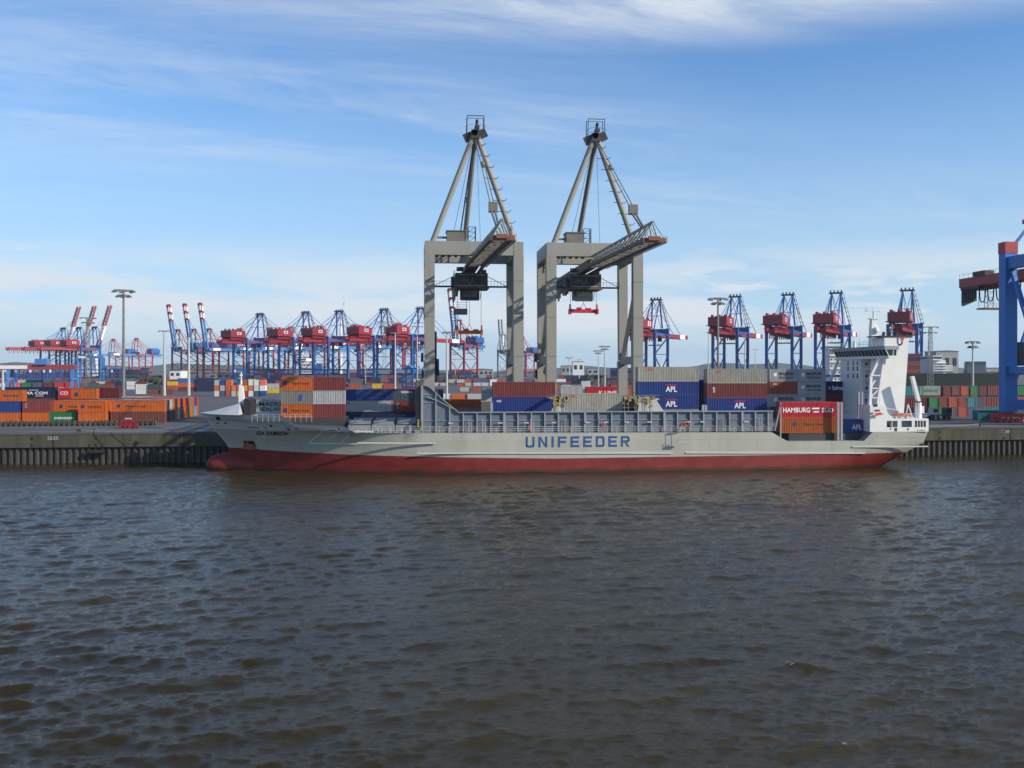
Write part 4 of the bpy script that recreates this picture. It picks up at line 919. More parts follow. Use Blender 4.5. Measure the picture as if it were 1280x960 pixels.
# ------------------------------------------------------------------ the two grey gantry cranes over the ship
def grey_crane(xc, label, spread_mat, spread_px, spread_py, Yh, cabin_px, tip_px):
    Yf, Yb, hw = 201.0, 215.6, 10.35
    zt = Zf(301.5, 593, 200); zb = zt - 3.0
    r = empty('gantry_crane', (xc, (Yf + Yb) / 2, GND)); tag(r, label, 'crane', 'grey gantry cranes over the ship')
    for s in (-1, 1):
        for Y in (Yf, Yb):
            x = xc + s * (hw - 1.05); b = MB()
            if Y == Yf: b.box(x - 1.05, x + 1.05, Y - 1.0, Y + 1.0, GND + 1.9, zb - .003)
            else:
                b.taper((x, Y, GND + 14.5), (x, Y, zb - .003), 1.75, 1.7, 2.0, 2.0); b.taper((x, Y, GND + 1.9), (x, Y, GND + 14.4), 2.1, 1.9, 2.1, 1.9)
            leg = b.build('leg', M['craneg'], r)
            b = MB(); w_ = 1.075 if Y == Yf else 1.09
            for zj in (GND + 7.5, GND + 15.2, GND + 23.4, GND + 31.0):
                if Y == Yf: b.box(x - w_, x + w_, Y - 1.025, Y + 1.025, zj, zj + .12)
            if Y == Yf: b.build_each('joint', M['craned'], leg)
            if Y == Yb and s == 1:
                b = MB(); xa_ = x + 1.15
                for dy_ in (-.25, .25): b.bar((xa_, Y + dy_, GND + 2), (xa_, Y + dy_, zb), .06)
                zz = GND + 2.2
                while zz < zb: b.bar((xa_, Y - .25, zz), (xa_, Y + .25, zz), .05); zz += .6
                b.build('ladder', M['dark'], leg)
            b = MB(); b.box(x - 3.2, x + 3.2, Y - .55, Y + .55, GND + 1.05, GND + 1.9)
            for k in range(4): b.tube((x - 2.7 + k * 1.8, Y - .3, GND + .55), (x - 2.7 + k * 1.8, Y + .3, GND + .55), .48, 12)
            b.build('bogie', M['craned'], r)
        x = xc + s * (hw - 1.05)
        b = MB(); b.box(x - 1.0, x + 1.0, Yf - 1.02, Yb + 1.02, zb, zt); b.build('side_beam', M['craneg'], r)
        b = MB(); b.box(x - .7, x + .7, Yf + 1.0, Yb - 1.0, GND + 13.6, GND + 15.3); b.build('tie_beam', M['craneg'], r)
        b = MB(); b.bar((x, Yf + .8, zb - 5.5), (x, Yb - .8, GND + 15.4), .8, .8); b.build('diagonal_brace', M['craneg'], r)
    for Y in (Yf, Yb):
        b = MB(); b.box(xc - hw + 2.06, xc + hw - 2.06, Y - .95, Y + .95, zb + .12, zt - .02); b.build('portal_beam', M['craneg'], r)
    b = MB(); b.box(xc - hw + 2.12, xc - hw + 2.9, Yb - 1.0, Yb + .8, GND + 9.6, GND + 21)
    b.tube((xc - hw + 2.95, Yb - .1, GND + 13), (xc - hw + 3.4, Yb - .1, GND + 13), 1.9, 16); b.box(xc - hw - .6, xc - hw - .02, Yb - .7, Yb + .7, GND + 14.2, GND + 16.2); b.box(xc - hw - .45, xc - hw - .02, Yb - .5, Yb + .5, GND + 10.5, GND + 12.4); b.build('cable_reel', M['dark'], r)
    # tripod mast with its head platform
    ap = Vector((xc + .25, Yf, EYE + (HOR - 171) / 1200 * 201.5)); zh = EYE + (HOR - 146.5) / 1200 * 201.5
    for s in (-1, 1):
        b = MB(); b.tube((xc + s * (hw - 1.7), Yf, zt - .1), ap + Vector((s * .35, 0, .3)), .62, 14, .56); t = b.build('mast_leg', M['craneg'], r, smooth=False)
        if s == 1:
            b = MB(); p0 = Vector((xc + hw - 1.7, Yf, zt))
            for k in range(8):
                f = .18 + k * .105; p = p0.lerp(ap, f); b.bar(p + Vector((-1.3, -.5, .1)), p + Vector((1.1, -.5, 0)), .12); b.bar(p + Vector((1.1, -.5, 0)), p + Vector((1.5, -.5, .5)), .12)
            b.build('ladder_hoop', M['dark'], t)
    b = MB(); b.tube((xc - 1.4, Yb, zt - .1), ap + Vector((0, .3, -.6)), .6, 12, .5); b.build('back_strut', M['craneg'], r)
    b = MB(); b.tube((xc - 3.0, Yf + 5, zt), ap + Vector((-.3, .4, -1)), .16, 6); p = Vector((xc - 3.0, Yf + 5, zt)).lerp(ap, .42); b.tube(p + Vector((-.08, 0, -.6)), p + Vector((.08, 0, .6)), .28, 6)
    b.tube((xc - 4.6, Yf + 5, zt), ap + Vector((-.5, .4, -1)), .05, 5); b.tube((xc + 1.4, Yf + 1, zt), ap + Vector((.3, .4, -1)), .04, 5); b.build('hoist_rope', M['dark'], r)
    hd = MB(); a = ap
    hd.box(a.x - .9, a.x + .9, a.y - .9, a.y + .9, a.z - .6, a.z + 1.2)
    for s in (-1, 1):
        hd.bar(a + Vector((s * .7, 0, .2)), a + Vector((s * 2.3, 0, -.55 if s < 0 else 1.0)), .5, 1.8)
        hd.bar(a + Vector((s * 1.8, -1.0, 0)), a + Vector((s * 1.75, -1.0, zh - a.z)), .14); hd.bar(a + Vector((s * 1.8, 1.0, 0)), a + Vector((s * 1.75, 1.0, zh - a.z)), .14)
        for dz_ in (.9, 1.8): hd.bar(a + Vector((s * 1.9, -1, dz_)), a + Vector((s * 1.9, 1, dz_)), .07); hd.bar(a + Vector((s * .5, -1.1, dz_ + .6)), a + Vector((s * 2.2, -1.1, dz_)), .06)
    hd.bar((a.x - 1.8, a.y - 1, zh), (a.x + 1.8, a.y - 1, zh), .14); hd.bar((a.x - 1.8, a.y + 1, zh), (a.x + 1.8, a.y + 1, zh), .1)
    hd.tube(a + Vector((-.2, -.9, .7)), a + Vector((-.2, .9, .7)), .7, 12); hd.tube(a + Vector((.35, -.6, 1.9)), a + Vector((.35, .6, 1.9)), .55, 12); hd.bar(a + Vector((0, 0, 1)), a + Vector((.3, 0, 3.0)), .5); hd.ball(a + Vector((.35, -.2, 3.2)), .35, .35, .4)
    hd.build('mast_head', M['dark'], r)
    # boom: a triangular lattice girder reaching out over the river
    zbo, zto, Yt, Yr = 39.95, 43.5, tip_px[1], Yf - 1.0
    xo = tip_px[0] if False else xc + .2
    b = MB(); wv = 1.75; n = 13; bo_x = lambda Y: xo + 1.75 * max(0, (Yr - Y) / (Yr - Yt))
    b.bar((xo, Yr, zto - .5), (bo_x(Yt + .6), Yt + .6, zto), .36, .36)
    for i in range(n + 1):
        Y = Yr + (Yt - Yr) * i / n; zc_ = zto - .5 + .5 * i / n
        for s in (-1, 1):
            Y2 = Y + (Yt - Yr) / n * (1 if i < n - 1 else .6)
            if i < n: b.bar((bo_x(Y) + s * wv, Y, zbo + .4), (bo_x(Y2), Y2, zto - .5 + .5 * (i + 1) / n), .17, .15)
            b.bar((bo_x(Y) + s * wv, Y, zbo + .4), (bo_x(Y), Y if i < n else Y + .6, zc_), .12, .12)
    boom = b.build('boom', M['craneg'], r)
    b = MB()
    for s in (-1, 1):
        b.bar((bo_x(Yt) + s * wv, Yt, zbo + .37), (xo + s * wv, Yr, zbo + .37), .4, .7); b.box(xo + s * wv - .2, xo + s * wv + .2, Yr + .003, Yb + 12, zbo, zbo + .75)
    k = Yt + .6
    while k < Yr: b.bar((bo_x(k) - wv + .22, k, zbo + .2), (bo_x(k) + wv - .22, k, zbo + .2), .22, .3); k += 1.75
    b.build('boom_chord', M['craned'], boom)
    b = MB(); xt = bo_x(Yt); b.box(xt - wv - .25, xt + wv + .25, Yt - .5, Yt - .003, zbo - .1, zbo + .7); b.box(xt - wv + .6, xt + wv - .9, Yt - .9, Yt - .503, zbo + .2, zbo + .9); b.build('boom_tip', M['rustred'], boom)
    b = MB()
    for s in (-1, 1):
        k = Yt
        while k < Yr: b.bar((bo_x(k) + s * (wv + .5), k, zbo + .02), (bo_x(k) + s * (wv + .5), k, zbo + 1.1), .04); k += 2.2
        b.bar((bo_x(Yt) + s * (wv + .4), Yt + .2, zbo - .03), (xo + s * (wv + .4), Yr, zbo - .03), .3, .05); b.bar((bo_x(Yt) + s * (wv + .5), Yt, zbo + 1.1), (xo + s * (wv + .5), Yr, zbo + 1.1), .04)
    b.build('boom_walkway', M['craned'], boom)
    b = MB(); b.box(xo - 1.2, xo + 1.2, Yf + 1.0, Yb + 32, zbo + .76, zbo + 2.2); b.box(xo - 2.2, xo + 2.2, Yb + 31, Yb + 33, zbo - .2, zbo + 2.6); b.build('main_girder', M['craned'], r)
    b = MB(); rs = random.Random(int(xc)); k = Yh + 8
    while k < Yb + 30: b.box(xo - 2.9, xo - 2.5, k, k + .5, zbo - rs.uniform(2.2, 4.6), zbo + .3); k += 1.05
    b.box(xo - 3.1, xo - 2.3, Yh + 7, Yb + 31, zbo + .303, zbo + .6); b.build('festoon_cable', M['dark'], r)
    b = MB()
    for k in range(5): b.box(hw * -1 + xc + 2.3 + k * 1.3, hw * -1 + xc + 2.9 + k * 1.3, Yf - .4, Yf + .4, zb - .25, zb - .005)
    b.build_each('floodlight', M['dark'], r)
    # luffing tackle from mast head to boom
    b = MB(); p0 = ap + Vector((.3, -.6, -.8)); p1 = Vector((bo_x(Yt + 7), Yt + 7, zto - .05))
    for d_ in (-.32, .32): b.tube(p0 + Vector((d_, 0, 0)), p0.lerp(p1, .80) + Vector((d_, 0, 0)), .10, 5)
    p = p0.lerp(p1, .33); b.ball(p, .45, .4, .7); p = p0.lerp(p1, .82); b.box(p.x - .8, p.x + .8, p.y - .5, p.y + .5, p.z - .9, p.z + .9)
    for d_ in (-.35, .35): b.tube(p + Vector((d_, 0, -.5)), p1 + Vector((d_ * .6, 0, 0)), .2, 6)
    b.build('luffing_tackle', M['craned'], r)
    # small winch house and lattice tower on the portal
    b = MB(); x0 = xc - 5.6; b.box(x0, x0 + 3.7, Yf + 2, Yf + 6, zt + .2, zt + 2.5); b.box(x0 - 2, x0 - .002, Yf + 2.6, Yf + 3.2, zt + 1.0, zt + 1.4); b.box(x0 - .2, x0 + 3.9, Yf + 1.8, Yf + 6.2, zt + 2.503, zt + 2.65); b.build('winch_house', M['craned'] , r)
    b = MB(); tx, ty, tw, th_ = xc - .7, Yb - 6, 1.6, 4.4
    for a_ in (0, tw):
        for c_ in (0, tw): b.bar((tx + a_, ty + c_, zt), (tx + a_, ty + c_, zt + th_), .16)
    for i in range(4):
        z0_, z1_ = zt + i * th_ / 4, zt + (i + 1) * th_ / 4
        b.bar((tx, ty, z0_), (tx + tw, ty, z1_), .1); b.bar((tx, ty, z1_), (tx + tw, ty, z1_), .12); b.bar((tx + tw, ty, z0_), (tx + tw, ty + tw, z1_), .1)
    b.build('stair_tower', M['navyhull'], r)
    b = MB()
    for s in (-1, 1):
        for k_ in range(4): b.bar((xc + s * (hw - .3 - k_ * .8), Yb, zt), (xc + s * (hw - .3 - k_ * .8), Yb, zt + 1.1), .06)
        b.bar((xc + s * hw, Yb, zt + 1.1), (xc + s * (hw - 3), Yb, zt + 1.1), .06)
    b.build('handrail', M['galv'], r)
    # trolley: machinery house with sign, operator cab, catwalk, spreader on its ropes
    hx0, hx1 = xo - 3.6, xo + 3.6; hz0, hz1 = EYE + (HOR - 358.5) / 1200 * Yh, EYE + (HOR - 341) / 1200 * Yh
    b = MB(); b.box(hx0, hx1, Yh, Yh + 6.5, hz0, hz1); b.box(hx0 + .4, hx1 - 1.6, Yh + 1, Yh + 5.5, hz1 + .002, zbo - .01); b.box(hx0 - .1, hx1 + .3, Yh - .1, Yh + 6.6, hz0 - .35, hz0 - .003); b.box(hx1 - 1.3, hx1 - .3, Yh + .5, Yh + 3, hz1 + .002, hz1 + .8); b.box(hx0 - .9, hx0 - .103, Yh + .6, Yh + 2.2, hz0 - .2, hz0 + 2.2); b.tube((hx0 + .3, Yh + .7, hz1 + .9), (hx0 + 1.9, Yh + .7, hz1 + .9), .5, 10); b.bar((hx0 - .8, Yh + .3, hz0 - .1), (hx0 - .2, Yh + .3, zbo + .6), .18)
    tr = b.build('trolley_house', M['craned2'], r)
    b = MB(); b.box(hx0 + .8, hx1 - .8, Yh - .05, Yh - .003, hz0 + .45, hz1 - .55); sg = b.build('sign', M['navyhull'], tr)
    b = MB(); b.box(hx1 - 1.35, hx1 - 1.1, Yh - .07, Yh - .053, hz0 + .45, hz1 - .55); b.build('sign_stripe', M['rustred'], tr)
    b = MB()
    for z in (hz0 + .32, hz1 - .42): b.box(hx0 + .65, hx1 - .65, Yh - .06, Yh - .004, z - .08, z + .1)
    b.build('sign_frame', M['lightcon'], tr)
    lettering('HHLA', M['steel'], sg, hx0 + 1.1 - r.location.x, Yh - .075 - r.location.y, hz0 + .75 - GND, 3.1, hz1 - hz0 - 1.55)
    b = MB(); c0 = xo - 2.4; b.box(c0, c0 + 4.2, Yh + .6, Yh + 4, hz0 - 2.6, hz0 - .36); b.box(c0 + .1, c0 + 4.1, Yh + .5, Yh + .58, hz0 - 3.0, hz0 - 2.55)
    for q in (0, 4.3): b.bar((c0 + q, Yh + .4, hz0 - 2.8), (c0 + q + .3, Yh + .4, hz0 - .4), .12)
    cab = b.build('operator_cab', M['dark'], r)
    b = MB(); b.box(c0 + .5, c0 + 3.6, Yh + .55, Yh + .597, hz0 - 2.2, hz0 - .8); b.build('window', M['glass'], cab)
    b = MB(); zc_ = EYE + (HOR - 358) / 1200 * (Yb - 1)
    for s, a0, a1 in ((-1, -hw + 2.05, -3.8), (1, 3.9, hw - 2.05)):
        b.box(xc + a0, xc + a1, Yb - 1.6, Yb - .9, zc_ - .25, zc_ + .1)
        n_ = 6
        for i in range(n_ + 1): xx = xc + a0 + (a1 - a0) * i / n_; b.bar((xx, Yb - 1.6, zc_), (xx, Yb - 1.6, zc_ + 1.1), .06)
        b.bar((xc + a0, Yb - 1.6, zc_ + 1.1), (xc + a1, Yb - 1.6, zc_ + 1.1), .06)
        for i in range(8): xx = xc + a0 + (a1 - a0) * (i + .5) / 8; b.box(xx - .12, xx + .12, Yb - 1.65, Yb - 1.6, zc_ - .2, zc_ + .05)
        b.bar((xc + a0 * .98 if s < 0 else xc + a1 * .98, Yb - 1.6, zc_), (xc + (a1 if s < 0 else a0), Yb - 1.5, zc_ + 2.2), .12)
    b.build('catwalk', M['navyhull'], r)
    Ys = Yh + 4; sp = at(spread_px[0], spread_py, Ys); sq = at(spread_px[1], spread_py, Ys); zs_ = sp.z
    b = MB(); b.box(sp.x + .1, sq.x - .1, Ys - .5, Ys + .5, zs_ - .45, zs_ + .35)
    for x in (sp.x, sq.x): b.box(x - .22, x + .22, Ys - 1.22, Ys + 1.22, zs_ - .75, zs_ + .45); b.box(x - .15, x + .15, Ys - .3, Ys + .3, zs_ + .46, zs_ + 1.5)
    b.box(sp.x + 1.6, sp.x + 2.6, Ys - .7, Ys + .7, zs_ + .36, zs_ + .75); b.box(sp.x + 3.6, sp.x + 4.8, Ys - .6, Ys + .6, zs_ + .36, zs_ + .62)
    b.build('spreader', M[spread_mat], r)
    b = MB()
    for x in (sp.x + .1, sq.x - .1, (sp.x + sq.x) / 2): b.tube((x, Ys, zs_ + (1.2 if abs(x - (sp.x + sq.x) / 2) > 1 else 1.8)), (x, Ys, hz0 - .3), .045, 5)
    mid = (sp.x + sq.x) / 2
    for d_ in (-.6, .6): b.tube((mid + d_, Ys, zs_ + .6), (mid, Ys, zs_ + 1.8), .05, 5)
    b.build('hoist_cable', M['dark'], r)
    if cabin_px:
        p = at(cabin_px[0], 389, Ys - 2); q = at(cabin_px[1], 389, Ys - 2)
        b = MB(); b.box(p.x, q.x, Ys - 2.8, Ys - 1.2, p.z - .75, p.z + .55)
        for x in (p.x + .1, q.x - .15): b.bar((x, Ys - 2, p.z + .55), (x, Ys - 2, hz0 - 2.6), .09)
        for k_ in range(3): b.bar((p.x, Ys - 2.8, p.z + .9 + .5 * k_), (q.x, Ys - 2.8, p.z + .9 + .5 * k_), .06)
        b.build('service_basket', M['craned'], r)
    return r
grey_crane(X(593, 200), 'left one of the two grey gantry cranes, orange spreader hanging from it', 'orange', (571.5, 602), 415, 212.5, (567, 584), (0, 158))
grey_crane(X(744, 200), 'right one of the two grey gantry cranes, red spreader hanging from it', 'red', (712.5, 746), 388.5, 212.5, None, (0, 158))

# ------------------------------------------------------------------ the big blue crane cut by the right edge
bc = empty('quay_crane', (X(1260, 214.5) + 10.5, 208, GND)); tag(bc, 'big blue quay crane with red capped leg at the right edge of the photo', 'crane')
xl = X(1260, 214.5); Yf, Yb, Ye = 200.8, 214.5, 245.0; zt = Zf(303, 1260, 214.5); wl = 1.5
for s, x in ((0, xl), (1, xl + 21)):
    for Y in (Yf, Yb):
        b = MB(); b.box(x - wl, x + wl, Y - 1.3, Y + 1.3, GND + 2.4, zt - 2.7); lg = b.build('leg', M['bigblue'], bc)
        b = MB(); b.box(x - wl - .1, x + wl + .1, Y - 1.4, Y + 1.4, zt - 2.697, zt); b.build('leg_cap', M['bigred'], lg)
        b = MB(); b.box(x - 4.2, x + 4.2, Y - .6, Y + .6, GND + 1.25, GND + 2.1)
        b.bar((x - 3.5, Y, GND + 1.2), (x, Y, GND + 2.4), .5, .6); b.bar((x + 3.5, Y, GND + 1.2), (x, Y, GND + 2.4), .5, .6)
        for k in range(6): b.tube((x - 3.8 + k * 1.52, Y - .35, GND + .55), (x - 3.8 + k * 1.52, Y + .35, GND + .55), .5, 12)
        b.build('bogie', M['red'], bc)
    b = MB(); b.box(x - 1.0, x + 1.0, Yf + 1.31, Yb - 1.31, zt - 6.4, zt - 3.6); b.box(x - .9, x + .9, Yf + 1.31, Yb - 1.31, GND + 11.6, GND + 13.2); b.build_each('side_beam', M['bigblue'], bc)
    b = MB(); b.bar((x, Yf + 1.4, GND + 13.5), (x, Yb - 1.4, zt - 6.5), .9); b.build('diagonal_brace', M['bigblue'], bc)
for Y in (Yf, Yb):
    b = MB(); b.box(xl + wl + .003, xl + 21 - wl - .003, Y - 1.0, Y + 1.0, zt - 5.4, zt - 2.9); b.box(xl + wl + .003, xl + 21 - wl - .003, Y - .9, Y + .9, GND + 11.2, GND + 13.2); b.box(xl + wl + .003, xl + 21 - wl - .003, Y - .9, Y + .9, GND + 3.0, GND + 5.4); b.build_each('portal_beam', M['bigblue'], bc)
    if Y == Yb:
        b = MB(); b.bar((xl + 1.6, Y, GND + 13.4), (xl + 10, Y, zt - 6), .7); b.bar((xl + 19.4, Y, GND + 13.4), (xl + 11, Y, zt - 6), .7); b.bar((xl + 1.3, Y, zt - .9), (xl + 6, Y, zt + 4.8), .55); b.bar((xl + 19.7, Y, zt - .9), (xl + 15, Y, zt + 4.8), .55); b.build_each('frame_brace', M['bigblue'], bc)
        b = MB(); b.box(xl + 4.4, xl + 16.6, Y - 1.2, Y + 1.2, zt + 4.6, zt + 5.6); b.build('mast_crossbeam', M['bigred'], bc)
for s in (-1, 1):
    xg = xl + 9.2 + s * 2.4
    b = MB(); b.box(xg - .8, xg + .8, Yf - 35, Ye, 40.6, 43.0)
    b.build('girder', M['bigred'], bc)
xg = xl + 6.8
b = MB(); b.bar((xg - .4, Yb + 13, 43.1), (xl + .2, Yb + 1.2, zt - 7.5), .5); b.build('backstay', M['bigblue'], bc)
b = MB(); random.seed(5)
for k in range(7): b.box(xg - .5, xg + .3, Ye - 1 - k * .9, Ye - .6 - k * .9, 35.7 + k * .16, 40.5)
b.box(xg - .7, xg + 5.5, Ye - 9, Ye - .5, 39.9, 40.58)
def loop(y0, y1, zb_): 
    P = []
    for i in range(13):
        t = i / 12; P.append((xg, y0 + (y1 - y0) * t, 40.4 - (40.4 - zb_) * (1 - (2 * t - 1) ** 4) ** .6))
    b.path(P, .16, 6)
b.build('festoon_cable', M['dark'], bc); b = MB()
for k in range(5): loop(Ye - 8 - k * 3.6, Ye - 10.8 - k * 3.6, 36.2)
for k in range(4): loop(218 - k * 5.0, 214.4 - k * 5.0, 36.5)
b.build_each('cable_loop', M['dark'], bc, group=12)
b = MB()
k = Yf - 34
while k < Ye: b.bar((xg - .75, k, 43), (xg - .75, k, 44.1), .06); k += 2
b.bar((xg - .75, Yf - 34, 44.1), (xg - .75, Ye, 44.1), .06); b.box(xg - 1.2, xg + 1.6, Ye - 12, Ye - 7, 43.02, 44.2); b.build('girder_railing', M['dark'], bc)
b = MB(); p = at(1238, 385, 233); x0, z0 = p.x, Zf(385.5, 1238, 233)
for a_ in (-2.2, .2):
    for c_ in (232, 234.5): b.bar((x0 + a_, c_, z0), (x0 + a_, c_, 40), .1)
for i in range(4):
    z = z0 + (40 - z0) * i / 4
    b.bar((x0 - 2.2, 232, z), (x0 + .2, 232, z + 1.4), .08); b.bar((x0 - 2.2, 232, z), (x0 + .2, 232, z), .1)
b.box(x0 - 2.6, x0 + 5.4, 231.5, 235, z0 - .25, z0 + .1)
for i in range(8): b.bar((x0 - 2.6 + i * 1.1, 231.5, z0), (x0 - 2.6 + i * 1.1, 231.5, z0 + 1.1), .05)
b.bar((x0 - 2.6, 231.5, z0 + 1.1), (x0 + 5.4, 231.5, z0 + 1.1), .05); b.build('service_platform', M['rustred'], bc)
b = MB(); b.box(xl + 2.0, xl + 12, Yb - 1, Yb + 3, GND + 13.4, GND + 19); b.build('machinery_platform', M['dark'], bc)

# ------------------------------------------------------------------ ship to shore cranes of the basin behind
def sts(raised=None, blen=62, back=-46, house='stsred', steel='stsblue', boomm='stsred', tipm=None, blue_house=False):
    r = empty('quay_crane'); hw, g = 10.0, 16.0; zp_ = 43.0
    for sx_ in (-1, 1):
        for sy_ in (-1, 1):
            b = MB(); top = 49.0 if sy_ > 0 else 47.0
            b.taper((sx_ * hw, sy_ * g, 2.2), (sx_ * hw, sy_ * g, top), 2.0, 1.9, 2.2, 2.0); b.build('leg', M[steel], r)
            b = MB(); b.box(sx_ * hw - 4, sx_ * hw + 4, sy_ * g - .6, sy_ * g + .6, 0.2, 2.0); b.build('bogie', M['red'], r)
        b = MB(); b.bar((sx_ * hw, -g, 13), (sx_ * hw, g, 13), 1.3, 1.6); b.bar((sx_ * hw, -g, zp_), (sx_ * hw, g, zp_), 1.3, 2.0); b.build_each('side_beam', M[steel], r)
        b = MB(); b.bar((sx_ * hw, -g, 26), (sx_ * hw, g, 41), .9); b.bar((sx_ * hw, -g, 26), (sx_ * hw, g, 26), .6); b.bar((sx_ * hw, -g, 25), (sx_ * hw, -2, 14), .7); b.bar((sx_ * hw, g, 25), (sx_ * hw, 2, 14), .7); b.build_each('diagonal_brace', M[steel], r)
    for sy_ in (-1, 1):
        b = MB(); b.bar((-hw, sy_ * g, 46), (hw, sy_ * g, 46), 1.6, 2.2 if sy_ < 0 else 5.0); b.bar((-hw, sy_ * g, 8), (hw, sy_ * g, 8), 1.4, 1.8); b.build_each('portal_beam', M[steel], r)
    b = MB()
    for s in (-1, 1): b.box(s * 3.2 - .8, s * 3.2 + .8, back, g + 2, 41.0, 44.9)
    for s in (-4.6, 4.6): b.box(s - .5, s + .5, back, g + 2, 44.0, 44.3); b.box(s - .05, s + .05, back, g + 2, 45.3, 45.45)
    k_ = back
    while k_ < g: b.box(-.4, .4, k_, k_ + .5, 37.8 + 1.5 * math.sin(k_), 43); k_ += 3.1
    for i in range(10): y = -39.5 + i * 6; b.box(-2.5, 2.5, y, y + .6, 43, 44)
    b.build('girder', M[boomm], r)
    b = MB(); zh = 48.2
    b.box(-7.6, 7.6, -37, -16, zh, zh + 6.6); b.box(-8.8, 8.8, -38.3, -14.7, zh - .6, zh - .01)
    for s in (-5.5, 0, 5.5): b.tube((s, -32, zh + 6.6), (s, -32, zh + 8.6), 1.3, 8); b.box(s - 1, s + 1, -22, -19, zh + 6.61, zh + 8.2)
    for s in (-6, 6): b.box(s - .6, s + .6, -36, -17, 44.9, zh - .62)
    hs = b.build('machinery_house', M[house], r)
    b = MB()
    b.box(7.61, 7.63, -28, -22, zh + 2.2, zh + 5.0); b.build('sign', M['whiteink'], hs); b = MB(); b.box(7.64, 7.66, -27.2, -22.8, zh + 2.6, zh + 4.6); b.build('sign_panel', M['coam'], hs)
    za = 73.5
    b = MB(); b.bar((-5, g, 49), (-3.4, g - 2, za), 1.1); b.bar((5, g, 49), (3.4, g - 2, za), 1.1)
    b.bar((-5, g - 22, 45), (-3.4, g - 2.5, za), .75); b.bar((5, g - 22, 45), (3.4, g - 2.5, za), .75); b.bar((-5, g, 60), (5, g, 60), .5); b.bar((-4.6, g - 11, 59.5), (-4.6, g, 60), .5); b.bar((4.6, g - 11, 59.5), (4.6, g, 60), .5)
    b.build('apex_frame', M[steel], r)
    b = MB(); b.box(-5.2, 5.2, g - 4.5, g, za, za + 1.1)
    for s in (-4.2, -1.4, 1.4, 4.2): b.tube((s - .4, g - 2, za + 1.9), (s + .4, g - 2, za + 1.9), 1.0, 8)
    b.build('apex_platform', M['navyhull' if steel == 'stsblue' else steel], r)
    b = MB()
    for s in (-3.2, 3.2): b.bar((s, g - 3, za), (s, -38, zh - 5), .42); b.bar((s, g - 3, za - 2), (s * 1.6, -12, 50), .35)
    b.build_each('backstay', M[steel], r)
    if raised is None:
        tipv = Vector((0, g + 2 + blen, 43.6)); up = Vector((0, 0, 1))
        b = MB()
        for s in (-1, 1): b.box(s * 3.2 - .8, s * 3.2 + .8, g + 2.02, g + 2 + blen, 41.2, 44.9)
        for i in range(10): y = g + 5 + i * blen / 10; b.box(-2.5, 2.5, y, y + .6, 43, 44)
        bo = b.build('boom', M[boomm], r)
        b = MB(); 
        for s in (-1, 1): b.box(s * 3.2 - .84, s * 3.2 + .84, g + 2 + blen - 22, g + 2 + blen - 8, 41.15, 44.95)
        b.build('boom_band', M['whiteink'], bo)
        b = MB()
        for s in (-3.2, 3.2): b.bar((s, g - 1, za), (s, g + 24, 44.6), .34); b.bar((s, g - 1, za), (s, g + 54, 44.6), .34)
        b.build_each('forestay', M[steel], r)
    else:
        a = R_(raised); d = Vector((0, math.cos(a), math.sin(a))); p0 = Vector((0, g + 2.5, 44)); 
        b = MB(); up = Vector((0, -math.sin(a), math.cos(a)))
        end = blen * (.62 if tipm else 1.0)
        for s in (-1, 1):
            o_ = Vector((s * 3.2, 0, 0)); b.bar(p0 + o_, p0 + o_ + d * end, 1.5, 2.6, up=up)
        for i in range(12): q = p0 + d * (end * (i + .5) / 12); b.bar(q + Vector((-3.2, 0, 0)), q + Vector((3.2, 0, 0)), .5, .6)
        bo = b.build('boom', M[boomm], r)
        b = MB()
        if tipm:
            for k, (f0, f1, mi) in enumerate(((.62, .68, 1), (.68, .78, 0), (.78, .84, 1), (.84, .94, 0), (.94, 1.0, 1))):
                for s in (-1, 1): o_ = Vector((s * 3.2, 0, 0)); b.bar(p0 + o_ + d * blen * f0, p0 + o_ + d * (blen * f1 - .02), 1.6, 2.8, mi=mi, up=up)
                q = p0 + d * (blen * f1 - .6)
                if mi: b.bar(q + Vector((-3.2, 0, 0)), q + Vector((3.2, 0, 0)), 2.0, 3.0, mi=1)
            b.build('boom_tip', [M['whiteink'], M['red']], bo)
        else:
            for s in (-1, 1): o_ = Vector((s * 3.2, 0, 0)); b.bar(p0 + o_ + d * blen * .2, p0 + o_ + d * blen * .52, 1.55, 2.65, up=up)
            b.build('boom_band', M['whiteink'], bo)
        b = MB()
        for s in (-3.2, 3.2): b.bar((s, g - 1, za), p0 + Vector((s, 0, 0)) + d * blen * .7, .3)
        b.build_each('forestay', M['dark'], r)
    b = MB(); ty = 4 if raised is None else -4
    b.box(-4, 4, ty - 3, ty + 3, 41.0, 42.35); b.box(1, 4, ty + 3.1, ty + 6, 37.5, 41); b.build('trolley', M['dark'], r)
    b = MB(); b.box(-6.1, 6.1, ty - 1.2, ty + 1.2, 33.8, 34.8)
    for sx_ in (-3, 3): b.tube((sx_, ty, 34.8), (sx_, ty, 41), .12, 4)
    b.build('spreader', M['yellow'], r)
    b = MB()
    for i in range(7): f = i / 7; xx = hw + .4 + (3.5 - hw - .4) * f; b.box(xx - .9, xx + 1.6, g + 1.1, g + 2.2, 48 + i * 3.6, 48.3 + i * 3.6)
    b.bar((hw + .4, g + 1.6, 46), (3.5, g + 1.6, za), .4); b.bar((hw + 1.6, g + 1.6, 48), (4.9, g + 1.6, za), .25); b.build('ladder', M['dark'], r)
    return r
CRZ = -YAW - R_(29.0)
